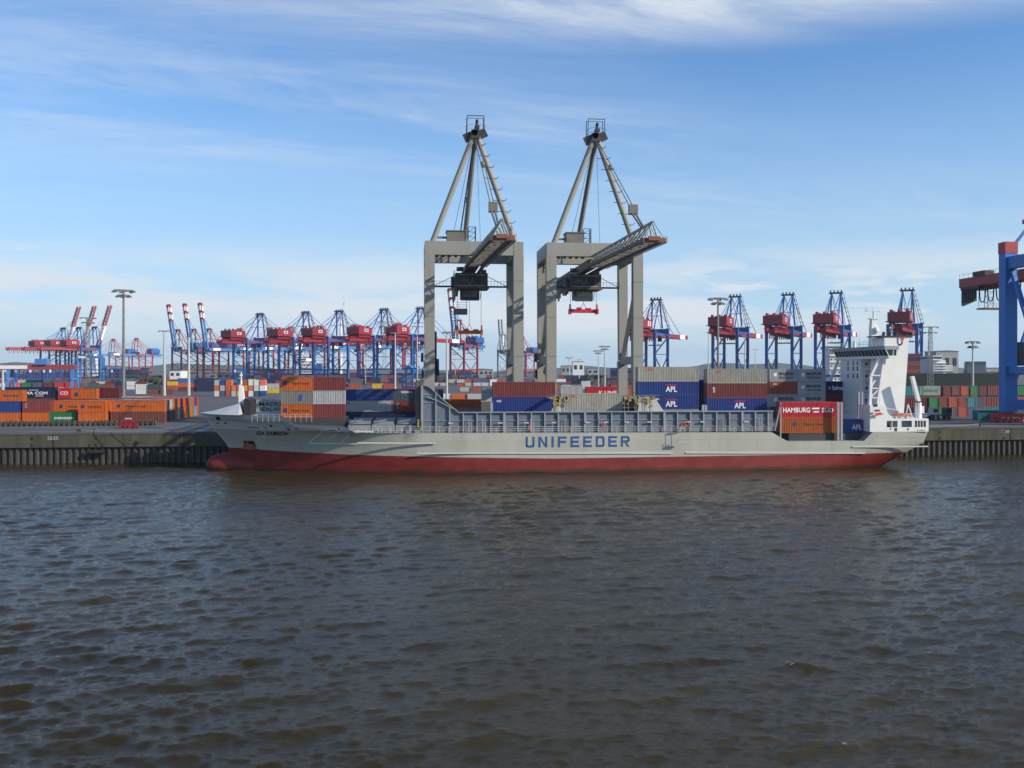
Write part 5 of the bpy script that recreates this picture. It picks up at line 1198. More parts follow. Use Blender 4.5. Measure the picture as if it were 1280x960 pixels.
def put(root, px, z, rz, label, group, zg=GND):
    dy_ = random.uniform(-12, 10)            # every trolley stands somewhere else
    for c in root.children:
        if c.name.startswith(('trolley', 'spreader')): c.location.y = dy_
        if c.name.startswith('spreader'): c.location.z = 0
    p = cpx(px, z); root.location = (p.x, p.y, zg); root.rotation_euler = (0, 0, rz)
    tag(root, label, 'crane', group); return root
p_op = sts(None, 70)
def apex_shift(px, z): # the photo column gives the apex, which stands over the water side legs
    d = 14.0; x = (px - 640) / F_PX * z - .48 * d; zz = z - .87 * d; return 640 + x / zz * F_PX, zz
first = True
for px, lab in ((325, 'blue and red quay crane, leftmost of the far row beside red legged cranes'), (382, 'blue and red quay crane second from left in the far row'), (424, 'blue and red quay crane in front of the white wind turbine'),
                (480, 'blue and red quay crane behind the small lattice light tower in the far row'), (526, 'blue and red quay crane half hidden by the left leg of the left grey crane'), (820, 'blue and red quay crane right of the right grey crane leg'),
                (919, 'blue and red quay crane behind the tall round headed light mast'), (985, 'blue and red quay crane of the far row above the small grey ship containers'), (1045, 'blue and red quay crane just left of the ship bridge and radar mast'), (1134, 'blue and red quay crane rising behind the white ship funnel')):
    o = p_op if first else copy_tree(p_op); first = False
    a, z = apex_shift(px, crow(px)); put(o, a, z, CRZ, lab, 'blue and red quay cranes of the far row')
p_up = sts(71, 68, back=-74, boomm='stspink'); first = True
for px, z, lab in ((79, 1426, 'distant quay crane with raised red boom, lowest and leftmost of three at far left'), (98.5, 1410, 'distant quay crane with raised red boom, middle of three at far left'), (118, 1395, 'distant quay crane with raised red boom, right of three, beside the dark light mast')):
    o = p_up if first else copy_tree(p_up); first = False
    a, z = apex_shift(px, z); put(o, a, z, CRZ, lab, 'far left cranes with raised red booms')
p_b = sts(79, 70, house='stsblue', steel='stspink' if False else 'stsred', boomm='stsblue2', tipm=True); first = True
for px, z, lab in ((231, 1500, 'red legged crane with raised red and white boom tip, left of three'), (251, 1480, 'red legged crane with raised red and white boom tip, middle of three'), (270, 1465, 'red legged crane with raised red and white boom tip, right of three'), (580, 1210, 'red legged crane with raised boom seen through the left grey crane')):
    o = p_b if first else copy_tree(p_b); first = False
    put(o, px, z, CRZ + PI, lab, 'red legged cranes with raised booms')
p_c = sts(None, 60, house='stsblue', steel='stspink', boomm='stsblue2'); first = True
for px, z, lab in ((149, 1950, 'hazy red legged crane with lowered blue boom, left of a pair behind the light mast'), (178, 1900, 'hazy red legged crane with lowered blue boom, right of a pair behind the light mast'), (345, 1430, 'red legged crane with blue boom between the blue cranes of the far row'), (372, 1400, 'red legged crane half hidden behind the second blue crane'), (505, 1290, 'red legged crane behind the blue cranes near the left grey crane'), (308, 1460, 'red legged crane behind the leftmost blue crane of the far row'), (408, 1370, 'red legged crane left of the wind turbine behind the blue cranes'), (452, 1330, 'red legged crane right of the wind turbine behind the blue cranes')):
    o = p_c if first else copy_tree(p_c); first = False
    put(o, px, z, CRZ + PI, lab, 'red legged cranes with lowered booms')
p_g = sts(83, 58, house='steel', steel='steel', boomm='steel')
put(p_g, 634, 1700, CRZ + PI, 'hazy grey crane with raised boom seen beside the left grey crane leg', None)
o = copy_tree(p_c); put(o, 657, 1800, CRZ + PI, 'tiny hazy red and grey crane between the two big grey cranes', None)

# ------------------------------------------------------------------ left yard: the near block of stacked containers
GL = 'containers in the left yard block'
def lc(col, px, Y, tier, Lc, lab, H=2.59, text=None, grp=GL, fine=True):
    return container(col, at(px, HOR, Y).x, Y, GND + tier * 2.59, Lc, lab, grp, H=H, text=text, fine=fine)
lc('orange', -9, 232, 0, L20, 'orange container, bottom tier at the left photo edge under a blue one')
lc('blue', -9, 232, 1, L20, 'blue container at the left photo edge between two orange ones')
lc('orange', -6, 232, 2, L20, 'orange container with dark lettering on top of the blue one at the left photo edge', text=[('Hapag-Lloyd', -1.2, 1.0, 3.4, .55, 'navyink')])
lc('orange', 27.5, 232, 0, L20, 'orange container, bottom tier, under the dull red brown one at left')
lc('rust red', 28, 232, 1, L20, 'dull red brown container with white marks on an orange one at left', text=[('GESU', -2.5, 1.0, .5, 1.2, 'greyink')])
lc('green', 61.5, 232, 0, L20, 'green container in the bottom tier of the left block', text=[('EVERGREEN', -1.9, 1.0, 4.2, .5, 'whiteink')])
lc('orange', 97.5, 231, 0, L20, 'orange container in the bottom tier, right of the green one')
lc('orange', 97.5, 231, 1, L20, 'orange container with dark lettering and emblem, right of the green one, second tier', text=hapag(-.9, 3.0, 1.0, -2.4))
lc('orange', 64.5, 235.5, 1, L40, 'long orange container with dark lettering behind the green one', text=hapag(-2.4, 4.2, .9, -4.3))
lc('brown', 64.5, 235.5, 0, L40, 'long brown container under a long orange one behind the green one')
lc('brown', 138, 233, 0, L40, 'long brown container under the lone long orange one near the light mast foot')
lc('orange', 138, 233, 1, L40, 'lone long orange container with dark lettering at the foot of the tall light mast', text=hapag(-2.6, 4.4, 1.0, -4.6))
cols = ['slate', 'grey', 'orange', 'dark green', 'orange', 'navy', 'orange', 'red', 'orange', 'grey brown', 'orange', 'blue', 'brick red']
cols0 = ['navy', 'brown', 'dark green', 'orange', 'beige', 'slate', 'orange', 'orange', 'green', 'orange', 'olive', 'light blue', 'orange']
xr = at(206, HOR, 236).x; random.seed(21)
pal = ['orange', 'rust red', 'brown', 'blue', 'orange', 'grey', 'maroon', 'orange', 'green']
for i in range(13):
    Y = 238.2 + i * 2.66
    for t, cc in ((0, cols0[i]), (1, cols[i])):
        if t == 1 and i in (4, ): pass
        lc(cc, 0, Y, t, L40, f'{cc} container end, {ORD[i]} row back, right edge of left block, {("bottom", "upper")[t]} tier', fine=False)
        o = COL.objects[-1]; o.location.x = xr - L40 / 2
    # second bay further left
    for t in (1,):
        cc = random.choice(pal)
        lc(cc, 0, Y, t, L40, f'{cc} container, second bay of left block, {ORD[i]} row back, upper tier', fine=False); COL.objects[-1].location.x = xr - L40 * 1.5 - .5
        cc = random.choice(pal); lc(cc, 0, Y, 0, L40, f'{cc} container, second bay of left block, {ORD[i]} row back, lower tier', fine=False); COL.objects[-1].location.x = xr - L40 * 1.5 - .5
for i in range(5):
    Y = 262 + i * 2.66
    for k, (px, cc) in enumerate(((-62, ('brown', 'grey', 'blue', 'maroon', 'slate')[i]), (-2, ('navy', 'rust red', 'slate', 'orange', 'brown')[i]),)):
        for t in (0, 1):
            c2 = random.choice(pal); lc(c2, px, Y, t, L40, f'{c2} container in the left end bay, {ORD[i]} row behind, {("bottom", "middle")[t]} tier', fine=False) if i == 0 else None
lc('navy', 6.5, 259, 2, L40, 'long navy container with white lettering and swoosh, top tier of the left block', H=2.8, text=[('CMA CGM', -2.3, .9, 6.6, .75, 'whiteink'), ('patch', -.4, 2.0, 2.6, .1, 'whiteink'), ('patch', 1.2, .45, 2.2, .12, 'whiteink')])
for t in (0, 1): lc(('grey', 'brown')[t], 6.5, 259, t, L40, ('grey', 'brown')[t] + ' container stacked under the long navy one with white lettering')
lc('red', 73, 259, 2, L20, 'red container with white letters right of the long navy one in the top tier', text=[('CO', -2.6, .8, 1.9, .9, 'whiteink')])
lc('maroon', 87.5, 259.5, 2, L40, 'long maroon container in the top tier behind the small orange one at left')
for t in (0, 1): lc('brown', 73, 259, t, L20, 'brown container under the red one with white letters, ' + ('bottom' , 'middle')[t] + ' tier'); lc(('slate', 'rust red')[t], 87.5, 259.5, t, L40, ('slate', 'rust red')[t] + ' container stacked under the long maroon one in the left block')
lc('orange', 88, 248.9, 2, L20 * .5 + 1.2, 'short orange container sitting on top of the left block', text=[('HL', -1.7, .6, 1.2, .9, 'navyink')]) if False else container('orange', at(89, HOR, 249).x, 248.8, GND + 2 * 2.59, L20, 'small orange container perched on the left block before the long maroon one', GL, text=[('patch', -2.2, .7, .9, .9, 'navyink')])

# ------------------------------------------------------------------ quay stacks seen between the bow and the cranes, and between the cranes
GM = 'containers stacked along the quay'
def qc(col, px, Y, tier, Lc, lab, H=2.59, text=None, fine=True): return container(col, at(px, HOR, Y).x, Y, GND + tier * 2.59, Lc, lab, GM, H=H, text=text, fine=fine)
for k, (px, cols_, nm) in enumerate(((426, ('navy', 'grey', 'blue'), 'left'), (489.5, ('navy', 'rust red', 'slate'), 'right'))):
    for t, cc in enumerate(cols_):
        tx = {('left', 1): [('patch', -5.4, 1.9, 1.4, .35, 'redink')], ('right', 2): [('GESEACO', -3.9, 1.75, 2.6, .5, 'whiteink')], ('right', 1): [('MOL', -4.9, .6, .5, 1.5, 'greyink')]}.get((nm, t))
        qc(cc, px, 228, t, L40, f'{cc} long container, {("bottom", "middle", "top")[t]} of {nm} quay stack between bow containers and crane', text=tx)
for k in range(3):
    Y = 231 + k * 2.7
    for j, px in enumerate((426, 489.5)):
        cc = [('olive', 'dark grey'), ('red', 'rust red'), ('grey', 'red')][k][j]
        qc(cc, px, Y, 2, L40, f'{cc} container roof behind {("left", "right")[j]} long quay stack, {ORD[k]} row behind', fine=False)
        for t in (0, 1): qc('slate', px, Y, t, L40, f'slate container buried in {("left", "right")[j]} quay block, {("bottom", "middle")[t]} tier', fine=False) if k == 0 else None
qc('orange', 546.5, 222, 0, L40, 'flat orange red container low behind the left grey crane leg'); qc('grey brown', 546.5, 219, 0, L40, 'grey brown container at the quay behind the left crane leg', H=2.2)
qc('orange', 548, 226, 1, L40, 'orange container with dark lettering between the legs of the left grey crane', H=2.9, text=[('Hapag-Lloyd', -2.2, 1.4, 4.4, .55, 'navyink')])
qc('brick red', 590, 229, 0, L40, 'brick red container roof behind the orange one between left crane legs', fine=False); qc('slate', 548, 226, 0, L40, 'slate container under the orange one between left crane legs')
container('grey', at(611, HOR, 214).x, 214, GND + 5.2, L20, 'grey container end standing left of the plain blue and red pair', GM, H=2.9, rz=PI/2); container('teal', at(611, HOR, 214).x, 214, GND + 2.6, L20, 'teal container end standing under the grey one left of plain blue', GM, H=2.59, rz=PI/2)
container('slate', at(611, HOR, 214).x, 214, GND, L20, 'slate container end at the bottom under the teal one', GM, H=2.59, rz=PI/2)
qc('red', 733, 262, 2, L40, 'bright red container with white lettering beyond the right grey crane', text=[('K LINE', -2.6, .5, 5.0, .95, 'whiteink')])
for t in (0, 1): qc(('maroon', 'navy')[t], 733, 262, t, L40, ('maroon', 'navy')[t] + ' container stacked under the bright red one beyond the right grey crane')
container('pale grey', at(701, HOR, 258).x, 258, GND + 5.2, L20, 'white container with bright doors at the left inner side of the right grey crane', GM, H=2.9); container('grey', at(701, HOR, 258).x, 258, GND + 2.6, L20, 'grey container under the white one inside the right grey crane', GM); container('grey', at(701, HOR, 258).x, 258, GND, L20, 'grey container at the bottom under the white one inside the right grey crane', GM)
container('brick red', at(787, HOR, 222).x, 222, GND + 5.4, L20, 'brick red container end beside the right leg of the right grey crane', GM, rz=PI/2); container('slate', at(787, HOR, 222).x, 222, GND + 2.7, L20, 'slate container end under the brick red one by the right crane leg', GM, rz=PI/2); container('navy', at(787, HOR, 222).x, 222, GND, L20, 'navy container end at the bottom by the right crane leg', GM, rz=PI/2)

# ------------------------------------------------------------------ right yard behind the stern
GR = 'containers in the right yard'
def rc(col, px, Y, tier, kind, lab, text=None, H=2.59):
    if kind == 'e': return container(col, at(px, HOR, Y).x + CW / 2, Y, GND + tier * 2.59, L20, lab, GR, H=H, fine=False, rz=PI/2)
    return container(col, at(px, HOR, Y).x, Y, GND + tier * 2.59, L40 if kind == 'l' else L20, lab, GR, H=H, text=text, fine=text is not None)
rowA = [('maroon', 1136, 's'), ('green', 1162, 'e'), ('brown', 1174, 'e'), ('maroon', 1186, 'e'), ('rust red', 1189, 's'), ('teal', 1200.5, 'e'), ('slate', 1209.5, 'e'), ('navy', 1220, 'e'), ('rust red', 1231, 's'), ('brick red', 1262, 'l')]
rowA = [('maroon', 1131, 's'), ('green', 1161.5, 'e'), ('brown', 1173.5, 'e'), ('brick red', 1186, 'e'), ('rust red', 1198, 'e'), ('teal', 1209.5, 'e'), ('slate', 1219, 'e'), ('rust red', 1229.5, 's'), ('brick red', 1263, 'l')]
for i, (cc, px, kd) in enumerate(rowA):
    rc(cc, px, 240, 1, kd, f'{cc} container, lower visible tier of right yard, {ORD[i]} from stern')
    c2 = ['navy', 'slate', 'green', 'dark grey', 'brick red', 'slate', 'dark grey', 'teal', 'slate'][i]
    rc(c2, px, 240, 0, kd, f'{c2} container on the ground in the right yard, {ORD[i]} from the stern')
rowB = [('teal', 1130, 's', None), ('pale green', 1150.5, 's', [('COSCO', -1.9, .9, 4.0, .7, 'blackink')]), ('maroon', 1179, 'e', None), ('brown', 1190, 'e', None), ('brick red', 1201, 'e', None), ('green', 1213, 'e', None), ('maroon', 1224, 'e', None), ('rust red', 1235, 's', None), ('green', 1266, 'l', None)]
for i, (cc, px, kd, tx) in enumerate(rowB):
    rc(cc, px, 262, 2, kd, f'{cc} container, top tier of right yard, {ORD[i]} from the ship funnel', tx)
    for t in (0, 1): c2 = random.choice(('slate', 'maroon', 'brown', 'navy')); rc(c2, px, 262, t, kd, f'{c2} container, back row of right yard, {ORD[i]} from stern, {("bottom", "middle")[t]} tier')
container('white', at(1187, HOR, 275).x, 275, GND + 7.77, L20 * .5, 'small white box on the roofs of the right yard', GR, H=1.6, fine=False) if False else None
container('teal', at(1226, HOR, 222).x, 223, GND, L20, 'teal tank like container standing alone on the right quay by the blue crane', GR, H=2.4)
for i, (px, cc) in enumerate(((1146, 'grey'), (1163, 'slate'), (1243, 'dark grey'))):
    b = MB(); p = at(px, HOR, 226); b.box(p.x, p.x + 4.2, 226, 228.3, GND + 1.0, GND + 1.25); b.box(p.x + 4.25, p.x + 5.6, 226, 228.3, GND + .9, GND + 3.0)
    for xx in (.8, 2.0, 4.9): b.tube((p.x + xx, 225.9, GND + .5), (p.x + xx, 226.3, GND + .5), .5, 10); b.tube((p.x + xx, 228.0, GND + .5), (p.x + xx, 228.4, GND + .5), .5, 10)
    r = empty('terminal_tractor', (p.x, 227, GND)); tag(r, ['grey terminal tractor parked on the right quay just behind the stern', 'dark terminal tractor in front of the right yard, second from the stern', 'dark terminal tractor parked beside the teal container near the blue crane leg'][i], 'tractor', 'terminal tractors on the right quay')
    b.build('chassis', M[('galv', 'dark', 'dark')[i]], r); c_ = MB(); c_.box(p.x + 4.4, p.x + 5.5, 225.97, 225.995, GND + 1.9, GND + 2.7); c_.build('window', M['glass'], r)

# ------------------------------------------------------------------ containers further back, individually placed in rows
GF = 'containers in the far yard rows'
random.seed(33)
def yard_row(px0, px1, z, tiers, pal_, name, end=False, prob=.92):
    Lc = L20; step = (CW + .25) if end else (L20 + .3)
    pxs = step * F_PX / z; n = int((px1 - px0) / pxs); k = 0
    for i in range(n):
        px = px0 + i * pxs; hh = tiers if random.random() < .6 else max(1, tiers - 1)
        if random.random() > prob: continue
        k += 1
        for t in range(hh):
            cc = pal_[int(random.random() * len(pal_))]
            p = cpx(px, z)
            lab = f'{cc} container, {ORD[min(i, 29)]} from left, tier {("one", "two", "three", "four")[t]}, {name}'
            container(cc, p.x + (CW / 2 if end else 0), p.y, GND + t * 2.59, Lc, lab, GF, fine=False, rz=PI/2 if end else 0)
P1 = ['dark grey', 'olive', 'slate', 'white', 'dark green', 'navy', 'brown', 'grey', 'blue', 'white']
P2 = ['white', 'brick red', 'red', 'blue', 'grey', 'yellow', 'orange', 'white', 'slate', 'pink']
P3 = ['maroon', 'pink', 'green', 'rust red', 'red', 'grey', 'slate', 'brick red', 'white']
P4 = ['navy', 'maroon', 'white', 'yellow', 'grey', 'brick red', 'slate', 'bright blue', 'dark green']
yard_row(124, 226, 500, 2, P1, 'dark mixed row left of bow')
yard_row(0, 132, 560, 2, P3, 'mixed row above left block')
yard_row(268, 336, 455, 3, P2, 'lit container ends behind bow', end=True, prob=.95)
for i, (cc, px) in enumerate((('bright blue', 222), ('navy', 246))):
    for t in range(3):
        p = cpx(px, 560); c2 = cc if t == 2 or i == 1 else ('maroon', 'orange')[t]
        container(c2, p.x, p.y, GND + t * 2.59, L40 * .92 if False else L40, f'{c2} long container, {("bottom", "middle", "top")[t]} of the {("bright blue", "navy")[i]} topped stack left of the bow mast', GF, fine=False)
yard_row(334, 352, 520, 2, P4, 'short row beside forward ship stack')
yard_row(436, 526, 520, 2, ['red', 'olive', 'yellow', 'brick red', 'green', 'maroon', 'white', 'grey'], 'row behind blue quay stack')
yard_row(548, 612, 560, 1, ['white', 'grey', 'orange', 'beige', 'brick red'], 'low row between left crane legs', prob=.7)
print('containers', NCONT[0])
dup = {k: v for k, v in LABELS.items() if v > 1}
print('duplicate labels', dup)

# the one house number that can be read on the far row
for o in bpy.data.objects:
    if o.get('label') == 'blue and red quay crane right of the right grey crane leg':
        hsx = [c for c in o.children if c.name.startswith('machinery_house')][0]
        for c in list(hsx.children): bpy.data.objects.remove(c)
        lettering('51', M['whiteink'], hsx, 7.64, -26, 49.4, 7, 4.2, .04, facing='+X')
        break
# ------------------------------------------------------------------ light masts
def light_mast(h, head, kind='ring', r0=.42):
    r = empty('light_mast'); b = MB()
    if kind == 'lattice':
        for sx_ in (-1, 1):
            for sy_ in (-1, 1): b.bar((sx_ * 1.3, sy_ * 1.3, 0), (sx_ * .7, sy_ * .7, h), .22)
        n = int(h / 2.6)
        for i in range(n):
            z0_, z1_ = h * i / n, h * (i + 1) / n; w = 1.3 - .6 * i / n
            for s in (-1, 1): b.bar((-w, s * w, z0_), (w, s * w, z1_), .12); b.bar((s * w, w, z0_), (s * w, -w, z1_), .12); b.bar((-w, s * w, z1_), (w, s * w, z1_), .1)
        b.build('pole', M['steel'], r)
    else: b.tube((0, 0, 0), (0, 0, h), r0, 10, r0 * .55); b.build('pole', M['galv' if kind != 'darkring' else 'steel'], r)
    b = MB(); n = 12
    if kind in ('ring', 'darkring', 'lattice'):
        levels = ((h + .1, head), (h - (1.4 if kind != 'lattice' else 3.0), head * .62 if kind != 'lattice' else head * .8))
        for z, rad in levels:
            for i in range(n):
                a0, a1 = 2*PI*i/n, 2*PI*(i+1)/n; b.bar((rad*math.cos(a0), rad*math.sin(a0), z), (rad*math.cos(a1), rad*math.sin(a1), z), .22)
                if i % 3 == 0: b.bar((0, 0, z), (rad*math.cos(a0), rad*math.sin(a0), z), .16)
                if i % 2 == 0: b.box(rad*math.cos(a0) - .5, rad*math.cos(a0) + .5, rad*math.sin(a0) - .4, rad*math.sin(a0) + .4, z - .65, z - .12)
    else:
        b.bar((-head, 0, h), (head, 0, h), .3)
        for i in range(4): x = -head + i * head * 2 / 3; b.box(x - .5, x + .5, -.4, .4, h - .5, h - .16)
    b.build('lamp_head', M['steel'], r)
    return r
for px, py, z, head, kind, r0, lab in (
        (154.5, 363.5, 300, 3.0, 'darkring', .55, 'tallest dark light mast with ring head rising from the left container block'),
        (205.5, 413.5, 470, 2.6, 'bar', .75, 'pale light mast with flat head left of the raised white tipped booms'),
        (236, 420, 470, .8, 'bar', .75, 'plain white mast with tiny head in front of the red crane legs at left'),
        (110, 397.5, 640, 5.0, 'lattice', .6, 'dark lattice light tower at far left with round double head'),
        (480.5, 402.5, 640, 4.5, 'lattice', .6, 'lattice light tower in the middle of the blue crane row'),
        (494, 416, 480, 2.0, 'bar', .55, 'white light mast with flat head just right of the lattice tower at centre'),
        (521.5, 408, 560, 3.0, 'bar', .4, 'thin light mast beside the left leg of the left grey crane'),
        (457, 442, 900, 1.0, 'bar', .4, 'short thin light mast between blue crane legs at centre left'),
        (558.5, 415, 330, 1.4, 'bar', .45, 'white light mast framed by the legs of the left grey crane'),
        (569, 441, 1000, 3.0, 'ring', .4, 'small far light mast in front of the red crane inside the left grey crane'),
        (711.5, 446.5, 1300, 5.5, 'ring', .8, 'far pale light mast framed in the right grey crane, leftmost of four'),
        (723, 449, 1500, 4.0, 'bar', .7, 'far faint light mast second from left inside the right grey crane'),
        (748, 438.5, 640, 3.0, 'ring', .5, 'light mast third from left inside the right grey crane'),
        (756, 433, 560, 3.0, 'ring', .5, 'light mast with dark ring head, rightmost of four inside the right grey crane'),
        (897.5, 373.5, 330, 3.1, 'darkring', .5, 'large light mast with wide ring head above the beige containers on board'),
        (885.5, 415, 560, .7, 'bar', .4, 'slim pole close left of the large ring headed light mast'),
        (931, 420, 640, 1.3, 'bar', .5, 'pale light mast between the legs of the blue crane right of the ring headed mast'),
        (944, 437, 1100, 3.5, 'bar', .5, 'small far light mast between two blue cranes, low behind the beige container'),
        (1163, 409, 560, 4.5, 'lattice', .6, 'lattice light tower right of the ship funnel'),
        (1216, 427.5, 320, 2.0, 'ring', .42, 'slender light mast standing in the right yard'),
        (3.5, 455, 520, 1.0, 'bar', .8, 'white post at the left photo edge under the red gantry beam')):
    zt_ = EYE + (HOR - py) / F_PX * z; r = light_mast(zt_ - GND, head, kind, r0); p = cpx(px, z); r.location = (p.x, p.y, GND); tag(r, lab, 'light mast', 'light masts of the terminal')

# ------------------------------------------------------------------ rail mounted yard gantries at far left, blue yard crane, straddle carriers
def yard_gantry(span, h, mat_beam, mat_leg, over=10):
    r = empty('yard_gantry'); b = MB(); b.box(-span / 2 - over, span / 2, -1.3, 1.3, h - 2.6, h); bm_ = b.build('beam', M[mat_beam], r)
    b = MB(); b.box(-span / 2 - over + 1, -span / 2 + 10, -1.35, -1.303, h - 2.2, h - .4); b.build('sign', M['whiteink'], bm_)
    for s in (-1, 1):
        for y in (-5, 5):
            b = MB(); b.bar((s * (span / 2 - 1), y, 0.9), (s * (span / 2 - 1), y * .5, h - 2.6), 1.3); b.box(s * (span / 2 - 1) - 1, s * (span / 2 - 1) + 1, y - 1.5, y + 1.5, 0, .9); b.build('leg', M[mat_leg], r)
        b = MB(); b.bar((s * (span / 2 - 1), -5, 8), (s * (span / 2 - 1), 5, 8), .8); b.build('sill_beam', M[mat_leg], r)
    b = MB(); b.box(-3, 3, -2.5, 2.5, h + .01, h + 3); b.build('trolley', M[mat_leg], r)
    return r
g = yard_gantry(34, 15.3, 'stspink', 'stsblue2', 9); p = cpx(53, 500); g.location = (p.x, p.y, GND); tag(g, 'low yard gantry with faded red beam and white sign at the left photo edge', 'yard gantry')
g = yard_gantry(26, 27.5, 'stsblue2', 'stsblue2', 0); p = cpx(113, 1010); g.location = (p.x, p.y, GND); tag(g, 'light blue portal gantry around the dark lattice tower at far left', 'yard gantry')
proto = None; random.seed(9)
def straddle():
    r = empty('straddle_carrier'); b = MB()
    for s in (-1, 1):
        b.box(-4.5, 4.5, s * 2.2 - .35, s * 2.2 + .35, 1.1, 1.9)
        for x in (-4, 4): b.box(x - .35, x + .35, s * 2.2 - .34, s * 2.2 + .34, 1.902, 13)
        b.box(-4.5, 4.5, s * 2.2 - .4, s * 2.2 + .4, 13.003, 14)
        for x in (-3.6, -1.2, 1.2, 3.6): b.tube((x, s * 2.2 - .25, .6), (x, s * 2.2 + .25, .6), .6, 8)
    b.build('frame', M['stsblue'], r)
    b = MB(); b.box(-2, 2, -1.7, 1.7, 13.2, 15.4); b.build('engine_box', M['stsblue2'], r)
    b = MB(); b.box(-4.6, -3.2, -2.55, -1.2, 10.6, 12.9); b.build('cab', M['white'], r); return r
for i, (px, z) in enumerate(((14, 820), (27, 830), (36, 860), (45, 830), (53, 850), (62, 830), (70, 800), (133, 960), (146, 930), (300, 880), (512, 620))):
    o = proto if proto and False else (straddle() if proto is None else copy_tree(proto)); proto = proto or o
    p = cpx(px, z); o.location = (p.x, p.y, GND); o.rotation_euler = (0, 0, random.uniform(-.6, .2))
    tag(o, ['blue straddle carrier nearest the left photo edge among the far left carriers', 'blue straddle carrier second from the left edge', 'blue straddle carrier third from the left edge', 'blue straddle carrier fourth from the left edge', 'blue straddle carrier fifth from the left edge', 'blue straddle carrier sixth from the left edge', 'blue straddle carrier left of the lattice tower, last of the group', 'blue straddle carrier just left of the tall dark light mast', 'blue straddle carrier close behind the tall dark light mast', 'blue straddle carrier beyond the lit container ends behind the bow', 'blue straddle carrier near the left leg of the left grey crane'][i], 'straddle carrier', 'blue straddle carriers in the yard')

# ------------------------------------------------------------------ wind turbine, far ships, buildings, trees
p = cpx(426, 1600); wt_ = empty('wind_turbine', (p.x, p.y, GND)); tag(wt_, 'white wind turbine rising behind the far row of blue cranes', 'wind turbine')
zh = EYE + (HOR - 396) / F_PX * 1600
b = MB(); b.tube((p.x, p.y, GND), (p.x, p.y, zh - 1), 2.6, 14, 1.6); b.build('tower', M['white'], wt_)
b = MB(); b.box(p.x - 2, p.x + 2, p.y - 5, p.y + 4, zh - 1.8, zh + 2); b.ball((p.x, p.y - 6, zh), 1.8, 2, 1.8); b.build('nacelle', M['white'], wt_)
for k in range(3):
    a = R_(76) + k * 2 * PI / 3; b = MB(); c = Vector((p.x, p.y - 6.3, zh)); d = Vector((math.cos(a), 0, math.sin(a)))
    b.tube(c + d * 1.5, c + d * 29, 1.0, 6, .35)
    bl = b.build('blade', M['white'], wt_)
    if k == 0: b2 = MB(); b2.tube(c + d * 20, c + d * 24, .72, 6, .66); b2.build('blade_band', M['stspink'], bl)
def far_ship(px0, px1, z, hullm, hh, label, sup=None, cargo=(), z0=0.0):
    pa, pb = cpx(px0, z), cpx(px1, z); L_ = (pb - pa).length; c = (pa + pb) / 2
    r = empty('container_ship', (c.x, c.y, z0), -YAW - R_(4)); tag(r, label, 'ship', 'ships in the basin behind')
    h = L_ / 2; b = MB(); b.prism([(-h + 6, -2), (h - 8, -2), (h, hh + 1.5), (h - 18, hh), (-h, hh)], -14, 14); o = b.build('hull', M[hullm], None, (0, 0, 0)); o.parent = r
    def part(nm, b_, mt, par=None): o_ = b_.build(nm, M[mt], None, (0, 0, 0)); o_.parent = par or r; return o_
    if sup:
        f, w, top = sup; x = -h + f * L_; b = MB(); b.box(x, x + w, -13, 13, hh + .01, top); b.box(x - 1, x + w * .6, -16, 16, top + .01, top + 3); 
        for i in range(4): b.box(x - .6, x + w + .6, -14, 14, hh + (top - hh) * (i + 1) / 5 - .3, hh + (top - hh) * (i + 1) / 5)
        s_ = part('superstructure', b, 'white'); b = MB(); b.box(x - 1.05, x - 1.01, -15, 15, top + 1, top + 2.3); b.box(x - .8, x + w * .6 - .3, -16.05, -16.01, top + 1, top + 2.3)
        for i in range(4):
            for j in range(5): b.box(x + 1 + j * w / 5.5, x + 2.2 + j * w / 5.5, -13.05, -13.01, hh + (top - hh) * (i + .35) / 5, hh + (top - hh) * (i + .6) / 5)
        part('window', b, 'glass', s_)
        b = MB(); b.box(x + w + 2, x + w + 8, -4, 4, hh, top - 3); part('funnel', b, 'hull_light' if hullm != 'navyhull' else 'stsblue'); b = MB(); b.tube((x + 2, 0, top + 3), (x + 2, 0, top + 13), .4, 6); b.bar((x + 2, -3, top + 9), (x + 2, 3, top + 9), .4); part('mast', b, 'white')
    return r, h, hh
random.seed(17)
STUFF = {}
def add_cargo(r, h, hh, f0, f1, tiers, cols_):
    L_ = 2 * h; x0, x1 = -h + f0 * L_, -h + f1 * L_; n = int((x1 - x0) / 12.6); ca, sa = math.cos(r.rotation_euler.z), math.sin(r.rotation_euler.z)
    for i in range(n):
        for t in range(max(1, tiers - random.choice((0, 0, 1)))):
            for row, ys_ in enumerate((-13.5, -11)):
                cc = random.choice(cols_); x = x0 + i * 12.6; bmb = STUFF.setdefault(cc, MB()); nb0 = len(bmb.v)
                bmb.box(x, x + 12.2, ys_, ys_ + 2.4, hh + t * 2.6, hh + t * 2.6 + 2.57)
                for q in range(nb0, nb0 + 8): vx, vy, vz = bmb.v[q]; bmb.v[q] = (r.location.x + vx * ca - vy * sa, r.location.y + vx * sa + vy * ca, vz + r.location.z)
DARKS = ['navy', 'maroon', 'slate', 'dark grey', 'brown', 'navy', 'slate', 'blue']
s1 = far_ship(134, 200, 1500, 'navyhull', 9, 'dark navy ship low behind the tall light mast at left'); add_cargo(*s1, .1, .92, 5, ['navy', 'slate', 'navy', 'maroon'])
s2 = far_ship(318, 402, 1180, 'navyhull', 10, 'dark ship with white superstructure behind the far blue cranes', (.70, 18, 30)); add_cargo(*s2, .05, .66, 4, DARKS)
s3 = far_ship(410, 520, 1090, 'navyhull', 6, 'dark ship low behind the centre blue cranes'); add_cargo(*s3, .05, .95, 3, DARKS)
